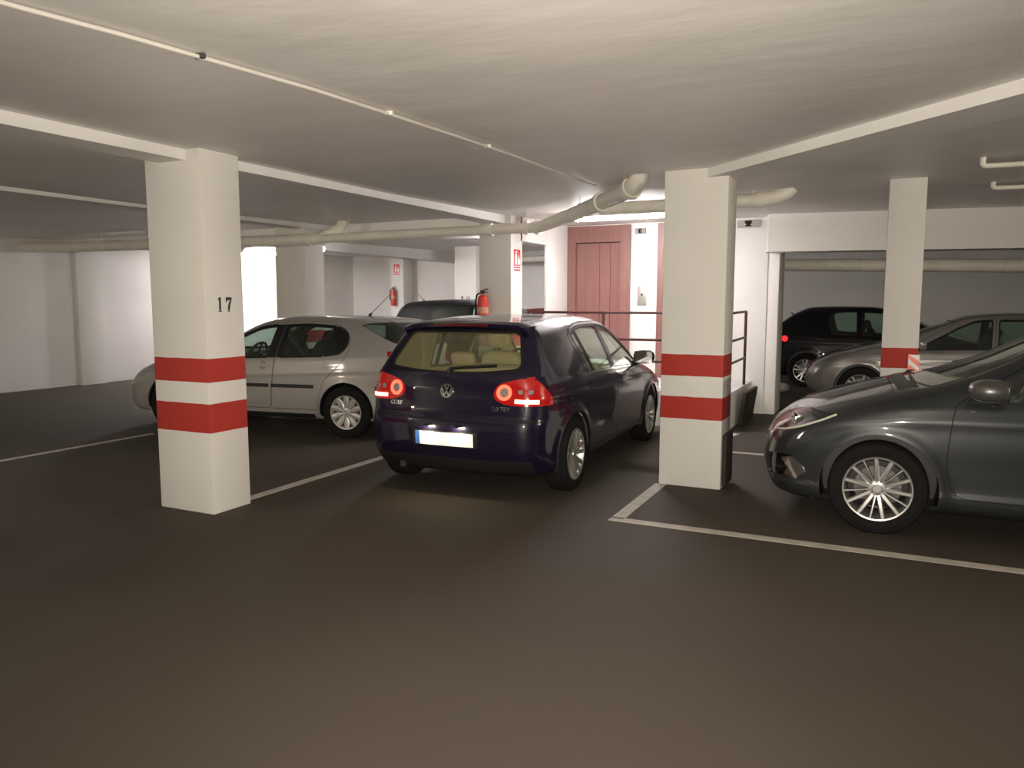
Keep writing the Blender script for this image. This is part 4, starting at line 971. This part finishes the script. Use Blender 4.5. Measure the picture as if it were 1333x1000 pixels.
# ------------------------------------------------------------------ the cars
def at(world, local, L, heading):
    """where the car's middle stands when its local point (x from the rear, y left) is at a world point"""
    c, s = math.cos(heading), math.sin(heading); x, y = local[0]-L/2, local[1]
    return (world[0]-(c*x-s*y), world[1]-(s*x+c*y))
SHIFT = lambda o, L: setattr(o, 'location', (-L/2, 0, 0))
# dark blue hatchback seen from behind
h = R(90+2.0); loc = at((-2.350, 6.03), (.745, -.855), 4.204, h)
root, B, ob, sh = make_car(GOLF, 'car', 'dark blue hatchback with lit red tail lights, parked between two banded pillars', loc, h)
L = 4.204; tg = ob['tailgate']
def fixed(o):
    """move a conforming piece from body coordinates to the car's middle unless its parent is moved already"""
    if o.parent and o.parent.get('mv'): o['mv'] = 1; return o
    o['mv'] = 1; SHIFT(o, L); return o
for sg, sfx in ((1, '@l'), (-1, '@r')):
    tl = ob.get('tail_light'+sfx) or root
    fixed(disc('light_ring', B, 'rear', (sg*.495, .888), .036, .062, .010, 0, M['red_glow'], tl)); fixed(disc('light_bulb', B, 'rear', (sg*.495, .888), .002, .032, .011, 0, M['clear_lens'], tl, 20))
    fixed(strip('stop_strip', B, 'rear', [(sg*.585, .822), (sg*.755, .818)], .030, .011, 0, M['red_hot'], tl, 10))
    for q in (.625, .70): fixed(disc('reverse_light', B, 'rear', (sg*q, .895), .002, .026 if q > .7 else .018, .011, 0, M['clear_lens'], tl, 20))
# badge with its two letters
g = fixed(disc('badge', B, 'rear', (0, .885), .046, .056, .012, 0, M['chrome'], tg, 40)); fixed(disc('badge_field', B, 'rear', (0, .885), .001, .047, .005, 0, M['gloss_black'], g, 30))
for nm, pts in (('badge_letter', [(-.020, .045), (0, .006), (.020, .045)]), ('badge_letter', [(-.042, .020), (-.020, -.040), (0, .000), (.020, -.040), (.042, .020)])):
    fixed(strip(nm, B, 'rear', [(-a, .885+b) for a, b in pts], .011, .010, -.003, M['chrome'], g, 24 if len(pts) > 3 else 12))
fixed(letters('name_badge', B, 'rear', 'GOLF', (.49, .765), .047, M['chrome'], tg, -1)); fixed(letters('engine_badge', B, 'rear', '2.0 TDI', (-.47, .757), .047, M['chrome'], tg, -1))
pr = ob['plate_recess']
yy = np.linspace(.262, -.262, 9); zz = np.linspace(.447, .553, 3)
V, F = fan(B, 'rear', np.repeat(yy[:, None], 3, 1), np.repeat(zz[None], 9, 0), .008, -.003); pl = fixed(mesh_fix('licence_plate', V, F, M['white_plate'], root)); pl.parent = root
yy = np.linspace(.258, .222, 3); V, F = fan(B, 'rear', np.repeat(yy[:, None], 3, 1), np.repeat(zz[None], 3, 0), .0095, -.007); fixed(mesh_fix('plate_country_band', V, F, M['plate_blue'], pl))
for sg in (.14, -.14):
    lp = B.surf('rear', [sg], [.615])[0]
    la = bpy.data.lights.new('plate_lamp', 'AREA'); la.energy = 1.2; la.color = (1, .86, .6); la.shape = 'RECTANGLE'; la.size = .06; la.size_y = .02
    lo = bpy.data.objects.new('plate_lamp', la); COL.objects.link(lo); lo.parent = root; lo.location = (lp[0]-L/2-.05, sg, .60); lo.rotation_euler = Vector((.05, 0, -.10)).to_track_quat('-Z', 'Y').to_euler()
    g = MB(); g.box((lp[0]-L/2-.03, sg, .612), (.06, .05, .012), .003); g.build('plate_lamp_housing', M['plastic'], root, 30)
# roof spoiler with the high brake light, wiper, bumper seam, moulding
y = np.linspace(-.575, .575, 15); x = np.array([.345, .40, .47, .56]); V, F = [], []
P = np.array([[[xx, a, 0] for xx in x] for a in y]); S_ = B.surf('top', P[..., 0], P[..., 1]).reshape(15, 4, 3)
zr = B.surf('top', np.full(15, .58), y)[:, 2]
for i in range(15):
    t = [(.325+.035*(y[i]/.575)**2, zr[i]-.022), (.40, zr[i]-.004), (.50, zr[i]+.004), (.62, zr[i]-.0), (.62, zr[i]-.05), (.42, zr[i]-.075), (.335+.035*(y[i]/.575)**2, zr[i]-.052)]
    V.append([(a-L/2, y[i], b) for a, b in t])
g = MB(); g.loft(V); sp = g.build('roof_spoiler', GOLF['paint'], tg, 50)
g = MB(); g.box((.322-L/2, 0, zr[7]-.039), (.012, .50, .026), .004); g.build('high_brake_light', M['red_dark'], sp, 30)
w = fixed(strip('rear_wiper', B, 'rear', [(.0, 1.050), (-.12, 1.065), (-.40, 1.085)], .016, .022, -.008, M['plastic'], tg)); 
g = MB(); q = B.surf('rear', [0], [1.045])[0]; g.cyl((q[0]-L/2+.02, 0, 1.04), (q[0]-L/2-.03, 0, 1.045), .024, .02, 16); g.build('wiper_boss', M['plastic'], tg, 30)
for sg, pln in ((1, 'side+'), (-1, 'side-')):
    fixed(strip('window_trim', B, pln, [(1.20, .972), (1.6, .960), (2.2, .945), (2.82, .922)], .014, .006, .004, M['chrome'], root))
    fixed(strip('window_trim', B, pln, [(1.10, 1.318), (1.18, 1.358), (1.35, 1.386), (1.7, 1.394), (2.05, 1.388), (2.25, 1.36), (2.5, 1.235), (2.80, 1.04)], .010, .006, .004, M['alloy'], root, 60))
fixed(strip('bumper_seam', B, 'rear', [(.80, .665), (.5, .66), (0, .658), (-.5, .66), (-.80, .665)], .007, .001, .004, M['gap'], root))
g = MB(); g.cyl((.10-L/2, .45, .24), (.32-L/2, .45, .24), .03, .03, 16); g.build('exhaust_pipe', M['disc'], root, 40)
# silver hatchback at the left
h = R(188.5); loc = at((-5.68, 7.20), (.80, .84), 4.184, h)
root, B, ob, sh = make_car(LEON, 'car', 'silver hatchback with wheel covers, half hidden behind the pillar marked 17', loc, h)
L = 4.184
for sg, pln in ((1, 'side+'), (-1, 'side-')):
    fixed(strip('side_moulding', B, pln, [(1.22, .60), (1.80, .598)], .042, .012, .004, M['plastic'], ob.get('rear_door'+('@l' if sg > 0 else '@r')) or root))
    fixed(strip('side_moulding', B, pln, [(1.84, .598), (2.88, .594)], .042, .012, .004, M['plastic'], ob.get('front_door'+('@l' if sg > 0 else '@r')) or root))
    fixed(strip('bumper_moulding', B, pln, [(.42, .60), (.12, .60)], .05, .010, .004, M['plastic'], root))
fixed(strip('bumper_moulding', B, 'rear', [(.72, .60), (0, .60), (-.72, .60)], .05, .010, .004, M['plastic'], root))
fixed(strip('sill', B, 'side+', [(1.22, .245), (2.95, .245)], .05, .008, .004, M['plastic'], root)); fixed(strip('sill', B, 'side-', [(1.22, .245), (2.95, .245)], .05, .008, .004, M['plastic'], root))
yy = np.linspace(.26, -.26, 7); zz = np.linspace(.70, .81, 3); V, F = fan(B, 'rear', np.repeat(yy[:, None], 3, 1), np.repeat(zz[None], 7, 0), .008, -.002); fixed(mesh_fix('licence_plate', V, F, M['white_plate'], root))
q = B.surf('top', [.92], [0])[0]; g = MB(); p0 = Vector((q[0]-L/2, 0, q[2])); g.tube([p0, p0+Vector((-.03, 0, .03))], [.022, .012], 10); g.tube([p0+Vector((-.03, 0, .03)), p0+Vector((-.30, 0, .27))], [.005, .003], 8); g.build('roof_antenna', M['plastic'], root, 40)
# dark grey hatchback at the right
h = R(180); loc = at((-.012, 5.765), (3.431, .89), 4.295, h)
root, B, ob, sh = make_car(MEGANE, 'car', 'dark grey hatchback nosing in from the right edge, nearest car', loc, h)
L = 4.295
for sg, pln, sfx in ((1, 'side+', '@l'), (-1, 'side-', '@r')):
    par = ob.get('front_door'+sfx) or root
    hd = ob.get('headlight'+sfx) or root
    fixed(strip('sill_trim', B, pln, [(1.25, .335), (2.2, .330), (2.95, .325)], .022, .012, .0, GOLF['paint'] if False else MEGANE['paint'], root))
    for tg_ in ('headlight'+sfx, 'headlight_front'+sfx):
        if tg_ in sh.tag:
            v, n, f, s_ = sh.solid(tg_, -.085, .09, 0); from_arrays('lamp_bowl', v-np.array([L/2, 0, 0]), f, [M['lamp_bowl']], hd, n)
    g = MB(); p = B.surf(pln, [4.0], [.745])[0]; Mx = Matrix.Translation((p[0]-L/2-.03, p[1]-sg*.075, .740)) @ Matrix.Rotation(R(-90+sg*48), 4, 'Z')
    g.lathe([(.0, .0), (.03, .004), (.038, .03), (.042, .05), (.036, .052), (.030, .04), (0, .045)], Mx, 24); g.build('lamp_projector', M['chrome'], hd, 40)
    fixed(strip('lamp_edge', B, pln, [(3.71, .810), (3.80, .767), (3.93, .712), (4.07, .664), (4.15, .646)], .010, .007, -.002, M['lamp_rim'], hd))
    fixed(strip('fog_lamp_trim', B, 'front', [(sg*.80, .475), (sg*.83, .40), (sg*.80, .335)], .05, .008, -.002, M['chrome'], root))
for sg in (1, -1): fixed(strip('windscreen_wiper', B, 'top', [(3.255, sg*.35-.25), (3.22, sg*.35+.25)], .012, .016, -.004, M['plastic'], root))
fixed(strip('grille_bar', B, 'front', [(-.35, .59), (0, .592), (.35, .59)], .014, .006, -.001, M['chrome'], root))
g = fixed(disc('badge', B, 'front', (0, .64), .02, .05, .012, 0, M['chrome'], root, 4+1))
# the back rows
place = [
    (generic(h=1.65, L=4.5, col=(.010, .010, .011), metal=.0, w=.90, res=(84, 34, 34)), 'dark people carrier with tinted glass parked behind the silver car', (-8.72, 12.0), (0, -.85), 0),
    (generic(h=1.53, L=4.45, col=(.006, .006, .007), metal=0., w=.90, ro=.88, wb=2.65, bp=1.80, rs=.32, qr=1.22, res=(84, 34, 34)), 'black hatchback with a glowing red tail light, in the back room under the beam', (-1.36, 15.35), (.88, -.9), 0),
    (generic(kind='saloon', L=4.5, h=1.45, wb=2.7, ro=.95, col=(.30, .28, .26), metal=.5, res=(84, 34, 34)), 'silver saloon car half hidden by the dark grey car, behind the pillar with striped reflector', (-.33, 12.5), (3.65, .85), 180),
    (generic(h=1.49, L=4.0, wb=2.5, ro=.7, col=(.16, .012, .012), res=(60, 26, 26)), 'dark red car glimpsed through the opening left of the lift', (-8.1, 15.85), (0, -.85), 0)]
for S, lab, wpt, lpt, deg in place:
    h = R(deg); root, B, ob, sh = make_car(S, 'car', lab, at(wpt, lpt, S['L'], h), h); L = S['L']
    if 'carrier' in lab: bs = S['paint'].node_tree.nodes['Principled BSDF']; bs.inputs['Coat Weight'].default_value = .05; bs.inputs['Specular IOR Level'].default_value = .25; bs.inputs['Roughness'].default_value = .5
    if 'black' in lab:
        tl = ob.get('tail_light@r'); fixed(disc('light_bulb', B, 'side-', (.50, .91), .002, .055, .012, 0, M['red_side'], tl or root, 20))
    if 'black' in lab or 'carrier' in lab:
        q = B.surf('top', [.55], [0])[0]; g = MB(); p0 = Vector((q[0]-L/2, 0, q[2])); k = 1 if 'black' in lab else 2.6
        g.tube([p0, p0+Vector((-.03, 0, .03))], [.02, .01], 10); g.tube([p0+Vector((-.03, 0, .03)), p0+Vector((-.06*k, 0, .06*k))], [.006, .003], 8); g.build('roof_antenna', M['plastic'], root, 40)
for o in bpy.data.objects:
    if 'mv' in o: del o['mv']
GROUPS = {'pillar': 'white garage pillars', 'bay_line': 'painted bay lines', 'lift_door': 'brown lift doors', 'fire_extinguisher': 'fire extinguishers', 'extinguisher_sign': 'fire extinguisher signs',
          'drain_pipe': 'cream drain pipes', 'emergency_light': 'grey emergency lights', 'tube_lamp': 'tube lamps'}
for o in bpy.data.objects:
    k = o.name.split('.')[0]
    if o.parent is None and k in GROUPS and 'label' in o: o['group'] = GROUPS[k]
